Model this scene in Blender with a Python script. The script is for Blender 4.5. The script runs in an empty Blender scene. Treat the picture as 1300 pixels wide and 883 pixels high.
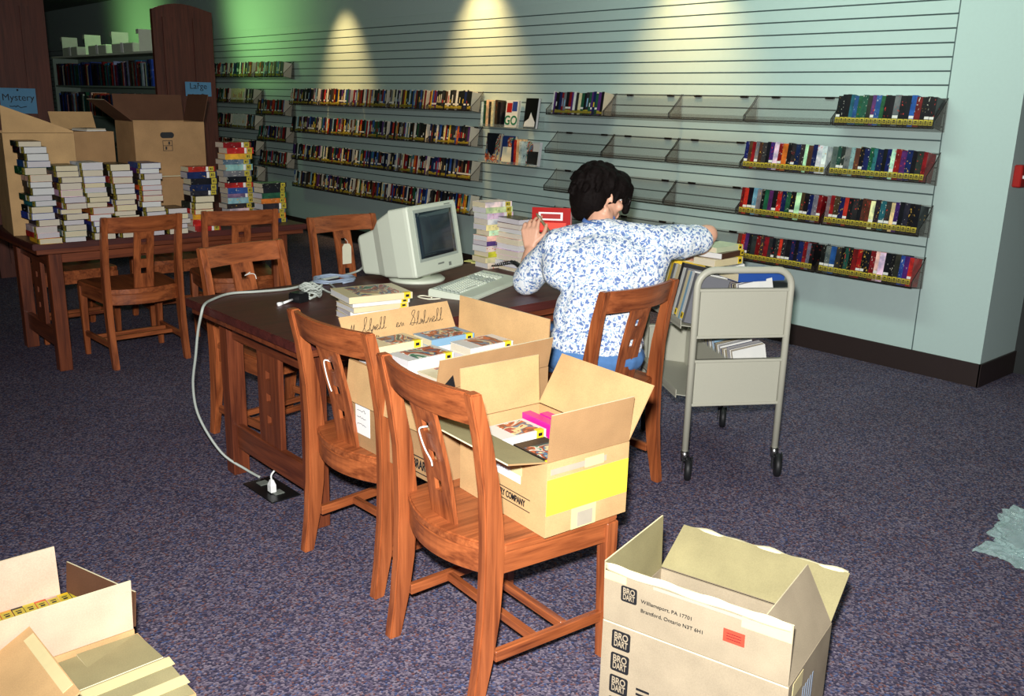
import bpy, bmesh, math, random
from mathutils import Matrix, Vector, Euler, noise
random.seed(7)
S = bpy.context.scene
COL = S.collection
R = math.radians
V = Vector
H_CAM = 1.5343
D = 5.3977            # slat wall plane

# ------------------------------------------------------------------ materials
def nt(name):
    m = bpy.data.materials.new(name); m.use_nodes = True
    n = m.node_tree.nodes; l = m.node_tree.links
    b = n['Principled BSDF']
    return m, n, l, b
def srgb(r, g, b):
    f = lambda c: (c/255/12.92) if c/255 <= .04045 else ((c/255+.055)/1.055)**2.4
    return (f(r), f(g), f(b), 1)
def plain(name, rgb, rough=.5, metal=0, spec=.5, var=.08, scale=30, bump=0):
    m, n, l, b = nt(name)
    b.inputs['Roughness'].default_value = rough
    b.inputs['Metallic'].default_value = metal
    b.inputs['Specular IOR Level'].default_value = spec
    c = srgb(*rgb)
    tc = n.new('ShaderNodeTexCoord'); ns = n.new('ShaderNodeTexNoise')
    ns.inputs['Scale'].default_value = scale; ns.inputs['Detail'].default_value = 4
    l.new(tc.outputs['Object'], ns.inputs['Vector'])
    mx = n.new('ShaderNodeMix'); mx.data_type = 'RGBA'
    mx.inputs['A'].default_value = [x*(1-var) for x in c[:3]]+[1]
    mx.inputs['B'].default_value = [min(1, x*(1+var)) for x in c[:3]]+[1]
    l.new(ns.outputs['Fac'], mx.inputs['Factor']); l.new(mx.outputs['Result'], b.inputs['Base Color'])
    if bump:
        bp = n.new('ShaderNodeBump'); bp.inputs['Strength'].default_value = bump
        bp.inputs['Distance'].default_value = .003
        l.new(ns.outputs['Fac'], bp.inputs['Height']); l.new(bp.outputs['Normal'], b.inputs['Normal'])
    return m
def wood(name, axis, dark, light, rough=.35):
    m, n, l, b = nt(name)
    b.inputs['Roughness'].default_value = rough
    tc = n.new('ShaderNodeTexCoord'); mp = n.new('ShaderNodeMapping')
    sc = [34, 34, 34]; sc['xyz'.index(axis)] = 2.2
    mp.inputs['Scale'].default_value = sc
    l.new(tc.outputs['Object'], mp.inputs['Vector'])
    ns = n.new('ShaderNodeTexNoise'); ns.inputs['Scale'].default_value = 1.0
    ns.inputs['Detail'].default_value = 6; ns.inputs['Distortion'].default_value = .8
    l.new(mp.outputs['Vector'], ns.inputs['Vector'])
    mp2 = n.new('ShaderNodeMapping'); sc2 = [180, 180, 180]; sc2['xyz'.index(axis)] = 7
    mp2.inputs['Scale'].default_value = sc2; l.new(tc.outputs['Object'], mp2.inputs['Vector'])
    n2 = n.new('ShaderNodeTexNoise'); n2.inputs['Scale'].default_value = 1; n2.inputs['Detail'].default_value = 2
    l.new(mp2.outputs['Vector'], n2.inputs['Vector'])
    ad = n.new('ShaderNodeMath'); ad.operation = 'MULTIPLY_ADD'; ad.inputs[1].default_value = .35
    l.new(n2.outputs['Fac'], ad.inputs[0]); l.new(ns.outputs['Fac'], ad.inputs[2])
    cr = n.new('ShaderNodeValToRGB')
    cr.color_ramp.elements[0].position = .42; cr.color_ramp.elements[0].color = srgb(*dark)
    cr.color_ramp.elements[1].position = .85; cr.color_ramp.elements[1].color = srgb(*light)
    l.new(ad.outputs[0], cr.inputs['Fac']); l.new(cr.outputs['Color'], b.inputs['Base Color'])
    bp = n.new('ShaderNodeBump'); bp.inputs['Strength'].default_value = .12; bp.inputs['Distance'].default_value = .001
    l.new(ad.outputs[0], bp.inputs['Height']); l.new(bp.outputs['Normal'], b.inputs['Normal'])
    return m
def cardboard(name, rgb, stripes=0.06):
    m, n, l, b = nt(name)
    b.inputs['Roughness'].default_value = .75; b.inputs['Specular IOR Level'].default_value = .25
    tc = n.new('ShaderNodeTexCoord')
    ns = n.new('ShaderNodeTexNoise'); ns.inputs['Scale'].default_value = 9; ns.inputs['Detail'].default_value = 7
    l.new(tc.outputs['Object'], ns.inputs['Vector'])
    n2 = n.new('ShaderNodeTexNoise'); n2.inputs['Scale'].default_value = 320; n2.inputs['Detail'].default_value = 1
    l.new(tc.outputs['Object'], n2.inputs['Vector'])
    ad = n.new('ShaderNodeMath'); ad.operation = 'MULTIPLY_ADD'; ad.inputs[1].default_value = .5
    l.new(n2.outputs['Fac'], ad.inputs[0]); l.new(ns.outputs['Fac'], ad.inputs[2])
    c = srgb(*rgb)
    cr = n.new('ShaderNodeValToRGB')
    cr.color_ramp.elements[0].position = .45; cr.color_ramp.elements[0].color = [x*.82 for x in c[:3]]+[1]
    cr.color_ramp.elements[1].position = 1.05; cr.color_ramp.elements[1].color = [min(1, x*1.15) for x in c[:3]]+[1]
    l.new(ad.outputs[0], cr.inputs['Fac']); l.new(cr.outputs['Color'], b.inputs['Base Color'])
    bp = n.new('ShaderNodeBump'); bp.inputs['Strength'].default_value = .15; bp.inputs['Distance'].default_value = .002
    l.new(ns.outputs['Fac'], bp.inputs['Height']); l.new(bp.outputs['Normal'], b.inputs['Normal'])
    return m
def carpet():
    m, n, l, b = nt('carpet')
    b.inputs['Roughness'].default_value = .95; b.inputs['Specular IOR Level'].default_value = .1
    tc = n.new('ShaderNodeTexCoord')
    vo = n.new('ShaderNodeTexVoronoi'); vo.inputs['Scale'].default_value = 150
    l.new(tc.outputs['Object'], vo.inputs['Vector'])
    sp = n.new('ShaderNodeSeparateColor'); l.new(vo.outputs['Color'], sp.inputs['Color'])
    cr = n.new('ShaderNodeValToRGB'); cr.color_ramp.interpolation = 'CONSTANT'
    cols = [(0, (70, 66, 84)), (.2, (112, 104, 122)), (.42, (88, 80, 100)), (.6, (132, 122, 136)), (.76, (60, 60, 84)),
            (.86, (118, 84, 84)), (.93, (78, 90, 128))]
    e = cr.color_ramp.elements
    e[0].position = 0; e[0].color = srgb(*cols[0][1]); e[1].position = cols[1][0]; e[1].color = srgb(*cols[1][1])
    for p, c in cols[2:]:
        k = e.new(p); k.color = srgb(*c)
    l.new(sp.outputs[0], cr.inputs['Fac'])
    ns = n.new('ShaderNodeTexNoise'); ns.inputs['Scale'].default_value = 2.2; ns.inputs['Detail'].default_value = 5
    l.new(tc.outputs['Object'], ns.inputs['Vector'])
    mx = n.new('ShaderNodeMix'); mx.data_type = 'RGBA'; mx.blend_type = 'MULTIPLY'; mx.inputs['Factor'].default_value = .35
    cr2 = n.new('ShaderNodeValToRGB'); cr2.color_ramp.elements[0].color = (.55, .55, .55, 1); cr2.color_ramp.elements[0].position = .3
    cr2.color_ramp.elements[1].color = (1, 1, 1, 1); cr2.color_ramp.elements[1].position = .65
    l.new(ns.outputs['Fac'], cr2.inputs['Fac'])
    l.new(cr.outputs['Color'], mx.inputs['A']); l.new(cr2.outputs['Color'], mx.inputs['B'])
    l.new(mx.outputs['Result'], b.inputs['Base Color'])
    bp = n.new('ShaderNodeBump'); bp.inputs['Strength'].default_value = .6; bp.inputs['Distance'].default_value = .004
    l.new(vo.outputs['Distance'], bp.inputs['Height']); l.new(bp.outputs['Normal'], b.inputs['Normal'])
    return m
def cover_mat():
    m, n, l, b = nt('soft_cover')
    b.inputs['Roughness'].default_value = .3
    oi = n.new('ShaderNodeObjectInfo'); tc = n.new('ShaderNodeTexCoord')
    ns = n.new('ShaderNodeTexNoise'); ns.inputs['Scale'].default_value = 12; ns.inputs['Detail'].default_value = 2
    l.new(tc.outputs['Object'], ns.inputs['Vector'])
    cr = n.new('ShaderNodeValToRGB'); cr.color_ramp.elements[0].color = (.82, .84, .86, 1); cr.color_ramp.elements[1].color = (1.1, 1.06, 1.02, 1)
    l.new(ns.outputs['Fac'], cr.inputs['Fac'])
    mx = n.new('ShaderNodeMix'); mx.data_type = 'RGBA'; mx.blend_type = 'MULTIPLY'; mx.inputs['Factor'].default_value = 1
    l.new(oi.outputs['Color'], mx.inputs['A']); l.new(cr.outputs['Color'], mx.inputs['B']); l.new(mx.outputs['Result'], b.inputs['Base Color'])
    return m
def spine_mat():
    """cover colour comes from the object's own colour; small title strokes on the middle of the spine"""
    m, n, l, b = nt('book_cover')
    b.inputs['Roughness'].default_value = .32
    oi = n.new('ShaderNodeObjectInfo'); tc = n.new('ShaderNodeTexCoord')
    mp = n.new('ShaderNodeMapping'); mp.inputs['Scale'].default_value = (150, 40, 60)
    ad = n.new('ShaderNodeVectorMath'); ad.operation = 'ADD'
    cx = n.new('ShaderNodeCombineXYZ'); mu = n.new('ShaderNodeMath'); mu.operation = 'MULTIPLY'; mu.inputs[1].default_value = 37
    l.new(oi.outputs['Random'], mu.inputs[0]); l.new(mu.outputs[0], cx.inputs['Z']); l.new(mu.outputs[0], cx.inputs['Y'])
    l.new(tc.outputs['Object'], ad.inputs[0]); l.new(cx.outputs[0], ad.inputs[1])
    l.new(ad.outputs[0], mp.inputs['Vector'])
    ns = n.new('ShaderNodeTexNoise'); ns.inputs['Scale'].default_value = 1; ns.inputs['Detail'].default_value = 1
    l.new(mp.outputs['Vector'], ns.inputs['Vector'])
    gt = n.new('ShaderNodeMath'); gt.operation = 'GREATER_THAN'; gt.inputs[1].default_value = .69
    l.new(ns.outputs['Fac'], gt.inputs[0])
    sx = n.new('ShaderNodeSeparateXYZ'); l.new(tc.outputs['Object'], sx.inputs[0])
    g2 = n.new('ShaderNodeMath'); g2.operation = 'GREATER_THAN'; g2.inputs[1].default_value = .05
    l.new(sx.outputs['Z'], g2.inputs[0])
    mm = n.new('ShaderNodeMath'); mm.operation = 'MULTIPLY'; l.new(gt.outputs[0], mm.inputs[0]); l.new(g2.outputs[0], mm.inputs[1])
    # broad tint change along the spine
    n3 = n.new('ShaderNodeTexNoise'); n3.inputs['Scale'].default_value = 22; n3.inputs['Detail'].default_value = 3
    l.new(ad.outputs[0], n3.inputs['Vector'])
    cr = n.new('ShaderNodeValToRGB'); cr.color_ramp.elements[0].color = (.55, .6, .65, 1); cr.color_ramp.elements[0].position = .35
    cr.color_ramp.elements[1].color = (1.25, 1.15, 1.1, 1); cr.color_ramp.elements[1].position = .65
    l.new(n3.outputs['Fac'], cr.inputs['Fac'])
    mx = n.new('ShaderNodeMix'); mx.data_type = 'RGBA'; mx.blend_type = 'MULTIPLY'; mx.inputs['Factor'].default_value = 1
    l.new(oi.outputs['Color'], mx.inputs['A']); l.new(cr.outputs['Color'], mx.inputs['B'])
    # title colour: pale or gold or dark by random
    c2 = n.new('ShaderNodeValToRGB'); c2.color_ramp.interpolation = 'CONSTANT'
    e = c2.color_ramp.elements; e[0].color = srgb(205, 202, 188); e[1].position = .38; e[1].color = srgb(214, 170, 70)
    k = e.new(.65); k.color = srgb(30, 30, 40); k = e.new(.8); k.color = srgb(200, 60, 50)
    l.new(oi.outputs['Random'], c2.inputs['Fac'])
    m2 = n.new('ShaderNodeMix'); m2.data_type = 'RGBA'
    l.new(mm.outputs[0], m2.inputs['Factor']); l.new(mx.outputs['Result'], m2.inputs['A']); l.new(c2.outputs['Color'], m2.inputs['B'])
    l.new(m2.outputs['Result'], b.inputs['Base Color'])
    return m
def art_mat(name='cover_illustration', whole=False):
    """front cover illustration: blobs of colour over the object's own colour"""
    m, n, l, b = nt(name)
    b.inputs['Roughness'].default_value = .28
    oi = n.new('ShaderNodeObjectInfo'); tc = n.new('ShaderNodeTexCoord')
    mu = n.new('ShaderNodeMath'); mu.operation = 'MULTIPLY'; mu.inputs[1].default_value = 91
    l.new(oi.outputs['Random'], mu.inputs[0])
    ad = n.new('ShaderNodeVectorMath'); ad.operation = 'ADD'; cx = n.new('ShaderNodeCombineXYZ')
    l.new(mu.outputs[0], cx.inputs['X']); l.new(mu.outputs[0], cx.inputs['Y'])
    l.new(tc.outputs['Object'], ad.inputs[0]); l.new(cx.outputs[0], ad.inputs[1])
    ns = n.new('ShaderNodeTexNoise'); ns.inputs['Scale'].default_value = 11; ns.inputs['Detail'].default_value = 2; ns.inputs['Distortion'].default_value = 1.6
    l.new(ad.outputs[0], ns.inputs['Vector'])
    cr = n.new('ShaderNodeValToRGB'); cr.color_ramp.interpolation = 'CONSTANT'
    e = cr.color_ramp.elements; e[0].color = srgb(40, 60, 70); e[1].position = .34; e[1].color = srgb(70, 130, 100)
    for p, c in ((.40, (220, 215, 200)), (.44, (190, 95, 60)), (.50, (120, 60, 45)), (.55, (80, 120, 150)), (.6, (225, 205, 150)), (.66, (160, 50, 60))):
        k = e.new(p); k.color = srgb(*c)
    l.new(ns.outputs['Fac'], cr.inputs['Fac'])
    n2 = n.new('ShaderNodeTexNoise'); n2.inputs['Scale'].default_value = 7; n2.inputs['Detail'].default_value = 0
    l.new(ad.outputs[0], n2.inputs['Vector'])
    gt = n.new('ShaderNodeMath'); gt.operation = 'GREATER_THAN'; gt.inputs[1].default_value = -1 if whole else .5
    l.new(n2.outputs['Fac'], gt.inputs[0])
    mx = n.new('ShaderNodeMix'); mx.data_type = 'RGBA'
    l.new(gt.outputs[0], mx.inputs['Factor']); l.new(oi.outputs['Color'], mx.inputs['A']); l.new(cr.outputs['Color'], mx.inputs['B'])
    l.new(mx.outputs['Result'], b.inputs['Base Color'])
    return m
def pages_mat():
    m, n, l, b = nt('book_pages')
    b.inputs['Roughness'].default_value = .85; b.inputs['Specular IOR Level'].default_value = .2
    tc = n.new('ShaderNodeTexCoord'); oi = n.new('ShaderNodeObjectInfo')
    wv = n.new('ShaderNodeTexWave'); wv.bands_direction = 'X'; wv.inputs['Scale'].default_value = 260; wv.inputs['Distortion'].default_value = 1.5
    l.new(tc.outputs['Object'], wv.inputs['Vector'])
    cr = n.new('ShaderNodeValToRGB'); cr.color_ramp.elements[0].color = (.72, .72, .72, 1); cr.color_ramp.elements[1].color = (1, 1, 1, 1)
    l.new(wv.outputs['Fac'], cr.inputs['Fac'])
    c2 = n.new('ShaderNodeValToRGB'); e = c2.color_ramp.elements
    e[0].color = srgb(214, 205, 190); e[1].color = srgb(222, 224, 222); e[0].position = .0
    k = e.new(.4); k.color = srgb(226, 214, 176); k = e.new(.6); k.color = srgb(206, 200, 206)
    l.new(oi.outputs['Random'], c2.inputs['Fac'])
    mx = n.new('ShaderNodeMix'); mx.data_type = 'RGBA'; mx.blend_type = 'MULTIPLY'; mx.inputs['Factor'].default_value = 1
    l.new(c2.outputs['Color'], mx.inputs['A']); l.new(cr.outputs['Color'], mx.inputs['B'])
    l.new(mx.outputs['Result'], b.inputs['Base Color'])
    return m
def shirt_mat():
    m, n, l, b = nt('floral_shirt_cloth')
    b.inputs['Roughness'].default_value = .85; b.inputs['Specular IOR Level'].default_value = .15
    tc = n.new('ShaderNodeTexCoord')
    n0 = n.new('ShaderNodeTexNoise'); n0.inputs['Scale'].default_value = 40; n0.inputs['Detail'].default_value = 2
    l.new(tc.outputs['Object'], n0.inputs['Vector'])
    mixv = n.new('ShaderNodeMix'); mixv.data_type = 'VECTOR'; mixv.inputs['Factor'].default_value = .035
    l.new(tc.outputs['Object'], mixv.inputs['A']); l.new(n0.outputs['Color'], mixv.inputs['B'])
    def spots(scale, thr, seed):
        vo = n.new('ShaderNodeTexVoronoi'); vo.inputs['Scale'].default_value = scale
        mp = n.new('ShaderNodeMapping'); mp.inputs['Location'].default_value = (seed, seed*1.7, seed*.3)
        l.new(mixv.outputs['Result'], mp.inputs['Vector']); l.new(mp.outputs['Vector'], vo.inputs['Vector'])
        lt = n.new('ShaderNodeMath'); lt.operation = 'LESS_THAN'; lt.inputs[1].default_value = thr
        l.new(vo.outputs['Distance'], lt.inputs[0]); return lt
    a = spots(62, .37, 0); c = spots(95, .40, 3.3)
    m1 = n.new('ShaderNodeMix'); m1.data_type = 'RGBA'; m1.inputs['A'].default_value = srgb(236, 242, 246); m1.inputs['B'].default_value = srgb(158, 186, 214)
    l.new(c.outputs[0], m1.inputs['Factor'])
    m2 = n.new('ShaderNodeMix'); m2.data_type = 'RGBA'; m2.inputs['B'].default_value = srgb(108, 134, 188)
    l.new(a.outputs[0], m2.inputs['Factor']); l.new(m1.outputs['Result'], m2.inputs['A'])
    l.new(m2.outputs['Result'], b.inputs['Base Color'])
    n4 = n.new('ShaderNodeTexNoise'); n4.inputs['Scale'].default_value = 9; n4.inputs['Detail'].default_value = 3; n4.inputs['Distortion'].default_value = 1
    l.new(tc.outputs['Object'], n4.inputs['Vector'])
    bp = n.new('ShaderNodeBump'); bp.inputs['Strength'].default_value = .55; bp.inputs['Distance'].default_value = .03
    l.new(n4.outputs['Fac'], bp.inputs['Height']); l.new(bp.outputs['Normal'], b.inputs['Normal'])
    return m
def clear(name, rgb, alpha=.5, rough=.12):
    """smoky acrylic: part transparent, part glossy"""
    m, n, l, b = nt(name)
    b.inputs['Base Color'].default_value = srgb(*rgb); b.inputs['Roughness'].default_value = rough
    lw = n.new('ShaderNodeLayerWeight'); lw.inputs['Blend'].default_value = .5
    fr = n.new('ShaderNodeMath'); fr.operation = 'POWER'; fr.inputs[1].default_value = 4; l.new(lw.outputs['Facing'], fr.inputs[0])
    ad = n.new('ShaderNodeMath'); ad.operation = 'ADD'; ad.use_clamp = True; ad.inputs[1].default_value = alpha
    l.new(fr.outputs[0], ad.inputs[0]); l.new(ad.outputs[0], b.inputs['Alpha'])
    return m
def screen_mat():
    m, n, l, b = nt('crt_glass')
    b.inputs['Base Color'].default_value = srgb(34, 46, 54); b.inputs['Roughness'].default_value = .12
    return m

M = {}
WD, WL = (96, 45, 24), (174, 97, 54)
for ax in 'xyz':
    M['oak_'+ax] = wood('stained_oak_'+ax, ax, WD, WL)
    M['tab_'+ax] = wood('table_oak_'+ax, ax, (70, 30, 18), (128, 66, 38), .4)  # darker than the chair oak: flash falloff put into the colour
M['tab_top'] = wood('table_top_oak_dimmed', 'y', (56, 24, 22), (88, 40, 34), .45)  # same wood, darkened for the falloff and grazing light on the top
M['dark_y'] = wood('range_panel_oak', 'z', (66, 30, 22), (104, 52, 38), .5)
M['carpet'] = carpet()
M['paint'] = plain('wall_paint', (188, 210, 206), .8, var=.03, scale=60, bump=.05)
M['slat'] = plain('slat_board_laminate', (188, 210, 206), .6, var=.03, scale=25)
M['groove'] = plain('groove_shade_and_trim', (82, 100, 100), .7)  # dark grey paints the shade in the grooves; also colours the edge trim
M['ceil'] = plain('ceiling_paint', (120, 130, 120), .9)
M['base'] = plain('baseboard_vinyl', (46, 34, 32), .5)
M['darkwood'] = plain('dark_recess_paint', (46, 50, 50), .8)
M['tan'] = cardboard('tan_cardboard', (196, 160, 112))
M['tan2'] = cardboard('brown_cardboard', (168, 132, 92))
M['pink'] = cardboard('inner_corrugated_cardboard', (206, 180, 156))
M['grey_c'] = cardboard('grey_beige_cardboard', (158, 145, 122))
M['olive'] = cardboard('olive_grey_cardboard', (150, 142, 104))
M['dk_c'] = cardboard('dark_brown_cardboard', (92, 62, 44))
M['torn'] = cardboard('torn_paper_edge', (226, 216, 180))
M['tape'] = plain('paper_tape', (214, 200, 150), .5)
M['gtape'] = plain('grey_packing_tape', (176, 168, 150), .35)
M['cover'] = spine_mat(); M['soft'] = cover_mat(); M['art'] = art_mat(); M['pic'] = art_mat('cover_picture', True); M['pages'] = pages_mat()
M['yel'] = plain('yellow_sticker', (232, 200, 40), .5, var=.12, scale=180)
M['yelo'] = plain('dull_yellow_spine_sticker', (188, 170, 52), .5, var=.25, scale=300)  # duller yellow than the other stickers, with stronger tonal variation
M['yelp'] = plain('yellow_paper', (244, 226, 66), .6, var=.04)
M['white'] = plain('white_paper', (236, 238, 236), .7, var=.03)
M['wtag'] = plain('white_spine_tag', (228, 226, 220), .6)
M['black'] = plain('black_plastic', (18, 20, 22), .35)
M['ink'] = plain('black_ink', (22, 24, 28), .6)
M['red'] = plain('red_sticker', (236, 72, 52), .5)
M['blue_sign'] = plain('blue_sign_paper', (94, 150, 190), .7)
M['beige'] = plain('terminal_plastic', (206, 214, 196), .45, var=.02)
M['beige2'] = plain('keycap_plastic', (214, 222, 206), .45, var=.02)
M['keyg'] = plain('grey_keycap', (160, 170, 160), .5, var=.02)
M['bez'] = plain('bezel_slot', (120, 126, 118), .5)
M['screen'] = screen_mat()
M['cable'] = plain('grey_cable', (168, 176, 168), .45, var=.02)
M['cableb'] = plain('bluish_grey_cable', (140, 156, 176), .45, var=.02)
M['cart'] = plain('putty_enamel', (176, 176, 160), .45, var=.05, scale=260)
M['rubber'] = plain('black_rubber', (20, 22, 24), .55)
M['chrome'] = plain('caster_steel', (170, 172, 170), .3, metal=1)
M['skin'] = plain('skin', (222, 170, 142), .5, var=.07, scale=25)
M['hair'] = plain('dark_hair', (17, 12, 11), .7, spec=.08, var=.5, scale=90, bump=.9)
M['shirt'] = shirt_mat()
M['collar'] = plain('blue_collar_cloth', (86, 124, 190), .85, var=.15, scale=60)
M['jeans'] = plain('blue_denim', (78, 122, 176), .9, var=.25, scale=40, bump=.25)
M['shoe'] = plain('dark_leather', (34, 30, 32), .45)
M['smoke'] = clear('smoky_acrylic', (110, 96, 86), .13)
M['smoke_e'] = clear('smoky_acrylic_edge', (80, 70, 62), .16)
M['smoke_d'] = clear('smoky_acrylic_rim', (34, 30, 28), .85)
M['clr'] = clear('clear_acrylic', (190, 205, 205), .12)
M['film'] = clear('plastic_film', (196, 226, 224), .26, .04)
M['string'] = plain('white_string', (240, 240, 232), .8)
M['manila'] = plain('cream_card', (236, 232, 206), .7)
M['shelfm'] = plain('painted_steel_shelf', (120, 140, 128), .5)
M['shelfw'] = plain('pale_bookend_enamel', (206, 216, 196), .5)
M['postit'] = plain('sticky_note_paper', (226, 220, 130), .7)
M['pinkb'] = plain('magenta_cover', (226, 40, 150), .35)
M['pen'] = plain('wand_brass_grey', (120, 112, 84), .3)
M['firered'] = plain('fire_red', (170, 34, 30), .4)
M['dkgreen'] = plain('green_print', (30, 120, 80), .5)
M['blueprint'] = plain('blue_print', (40, 70, 150), .5)
M['glasses'] = plain('spectacle_frame', (40, 34, 34), .3)

# ------------------------------------------------------------------ mesh builder
class MB:
    def __init__(s): s.bm = bmesh.new()
    def _add(s, vs, fs, m=0, smooth=False):
        bv = [s.bm.verts.new(v) for v in vs]
        for f in fs:
            try:
                q = s.bm.faces.new([bv[i] for i in f]); q.material_index = m; q.smooth = smooth
            except ValueError: pass
        return bv
    def box(s, x0, x1, y0, y1, z0, z1, m=0, mat=None):
        vs = [V((x, y, z)) for x in (x0, x1) for y in (y0, y1) for z in (z0, z1)]
        if mat is not None: vs = [mat @ v for v in vs]
        s._add(vs, [(0, 1, 3, 2), (4, 6, 7, 5), (0, 4, 5, 1), (2, 3, 7, 6), (0, 2, 6, 4), (1, 5, 7, 3)], m); return s
    def prism(s, poly, f0, f1, m=0, smooth=False):
        """poly: 2D points; f0, f1 map a 2D point to 3D on both ends"""
        n = len(poly); vs = [V(f0(*p)) for p in poly]+[V(f1(*p)) for p in poly]
        fs = [tuple(range(n))[::-1], tuple(range(n, 2*n))]+[(i, (i+1) % n, n+(i+1) % n, n+i) for i in range(n)]
        s._add(vs, fs, m, smooth); return s
    def loft(s, rings, m=0, smooth=True, cap=True, closed=False):
        n = len(rings[0]); vs = [V(p) for r in rings for p in r]; fs = []
        k = len(rings)
        for a in range(k if closed else k-1):
            b = (a+1) % k
            for i in range(n):
                j = (i+1) % n; fs.append((a*n+i, a*n+j, b*n+j, b*n+i))
        if cap and not closed: fs += [tuple(range(n))[::-1], tuple(range((k-1)*n, k*n))]
        s._add(vs, fs, m, smooth); return s
    def tube(s, pts, r, n=8, m=0, closed=False, smooth=True):
        pts = [V(p) for p in pts]; rings = []; k = len(pts); up = None
        for i, p in enumerate(pts):
            a = pts[(i-1) % k] if (closed or i) else p; b = pts[(i+1) % k] if (closed or i < k-1) else p
            t = (b-a); t = t.normalized() if t.length > 1e-9 else V((0, 0, 1))
            if up is None:
                up = V((0, 0, 1)) if abs(t.z) < .9 else V((1, 0, 0))
            u = (up-t*up.dot(t)); u = u.normalized() if u.length > 1e-6 else t.orthogonal().normalized()
            w = t.cross(u); up = u
            rr = r[i] if isinstance(r, (list, tuple)) else r
            rings.append([p+u*math.cos(2*math.pi*j/n)*rr+w*math.sin(2*math.pi*j/n)*rr for j in range(n)])
        return s.loft(rings, m, smooth, True, closed)
    def lathe(s, prof, c=(0, 0, 0), n=20, m=0, mat=None):
        """prof: (r,z) list"""
        rings = []
        for r, z in prof:
            q = [V((r*math.cos(2*math.pi*j/n), r*math.sin(2*math.pi*j/n), z)) for j in range(n)]
            if mat is not None: q = [mat @ v for v in q]
            rings.append([v+V(c) for v in q])
        return s.loft(rings, m)
    def ellipsoid(s, c, rx, ry, rz, rot=None, n=16, k=10, m=0):
        rings = []
        for i in range(k+1):
            th = math.pi*i/k; ring = []
            for j in range(n):
                ph = 2*math.pi*j/n
                v = V((rx*math.sin(th)*math.cos(ph)+1e-6*math.cos(ph), ry*math.sin(th)*math.sin(ph)+1e-6*math.sin(ph), rz*math.cos(th)))
                if rot is not None: v = rot @ v
                ring.append(v+V(c))
            rings.append(ring[::-1])
        return s.loft(rings, m)
    def cone(s, a, b, ra, rb, n=14, m=0):
        """tapered capsule"""
        a, b = V(a), V(b); t = (b-a); L = t.length
        if L < 1e-6: return s.ellipsoid(a, ra, ra, ra, m=m)
        t.normalize(); u = t.orthogonal().normalized(); w = t.cross(u); rings = []
        prof = [(-ra*math.cos(q*math.pi/8), ra*math.sin(q*math.pi/8)+1e-5) for q in range(0, 5)]
        prof += [(L+rb*math.sin(q*math.pi/8), rb*math.cos(q*math.pi/8)+1e-5) for q in range(0, 5)]
        for d, r in prof:
            rings.append([a+t*d+u*math.cos(2*math.pi*j/n)*r+w*math.sin(2*math.pi*j/n)*r for j in range(n)])
        return s.loft(rings, m)
    def sheet(s, fn, nu, nv, t, m=0, smooth=True):
        """thick sheet from fn(u,v)->point, offset by normal t"""
        P = [[V(fn(i/nu, j/nv)) for j in range(nv+1)] for i in range(nu+1)]
        N = [[None]*(nv+1) for _ in range(nu+1)]
        for i in range(nu+1):
            for j in range(nv+1):
                du = P[min(i+1, nu)][j]-P[max(i-1, 0)][j]; dv = P[i][min(j+1, nv)]-P[i][max(j-1, 0)]
                N[i][j] = du.cross(dv).normalized()
        w = nv+1; T = (nu+1)*w
        vs = [P[i][j] for i in range(nu+1) for j in range(w)]+[P[i][j]+N[i][j]*t for i in range(nu+1) for j in range(w)]
        fs = []
        for i in range(nu):
            for j in range(nv):
                a, b, c, d = i*w+j, (i+1)*w+j, (i+1)*w+j+1, i*w+j+1
                fs.append((a, d, c, b)); fs.append((T+a, T+b, T+c, T+d))
        for i in range(nu):
            a, b = i*w, (i+1)*w; fs.append((a, b, T+b, T+a)); a, b = i*w+nv, (i+1)*w+nv; fs.append((b, a, T+a, T+b))
        for j in range(nv):
            a, b = j, j+1; fs.append((b, a, T+a, T+b)); a, b = nu*w+j, nu*w+j+1; fs.append((a, b, T+b, T+a))
        s._add(vs, fs, m, smooth); return s
    def mesh(s, name, mats, bevel=0, seg=1):
        bm = s.bm
        bmesh.ops.recalc_face_normals(bm, faces=bm.faces[:])
        if bevel:
            ed = [e for e in bm.edges if len(e.link_faces) == 2 and e.calc_face_angle(0) > R(35)]
            bmesh.ops.bevel(bm, geom=ed, offset=bevel, segments=seg, affect='EDGES', clamp_overlap=True, material=-1)
        me = bpy.data.meshes.new(name); bm.to_mesh(me); bm.free()
        for m in mats: me.materials.append(M[m] if isinstance(m, str) else m)
        return me
    def build(s, name, mats, parent=None, bevel=0, seg=1, loc=None, rot=None):
        if isinstance(mats, str): mats = [mats]
        return link(name, s.mesh(name, mats, bevel, seg), parent, loc, rot)
def link(name, me, parent=None, loc=None, rot=None):
    o = bpy.data.objects.new(name, me); COL.objects.link(o)
    if parent: o.parent = parent
    if loc is not None: o.location = loc
    if rot is not None: o.rotation_euler = rot
    return o
def tag(o, label, cat, group=None):
    o['label'] = label; o['category'] = cat
    if group: o['group'] = group
    return o
def empty(name, loc, rz=0, label=None, cat=None, group=None, rot=None):
    o = bpy.data.objects.new(name, None); COL.objects.link(o); o.empty_display_size = .05
    o.location = loc; o.rotation_euler = rot if rot is not None else (0, 0, rz)
    if label: tag(o, label, cat, group)
    return o
def dup(root, loc, rot, label, group=None):
    r = root.copy(); COL.objects.link(r); r.location = loc; r.rotation_euler = rot
    r['label'] = label
    if group: r['group'] = group
    for ch in list(root.children):
        c = ch.copy(); COL.objects.link(c); c.parent = r
        for g in ch.children:
            d = g.copy(); COL.objects.link(d); d.parent = c
    return r
def struct(o): o['kind'] = 'structure'; return o
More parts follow.
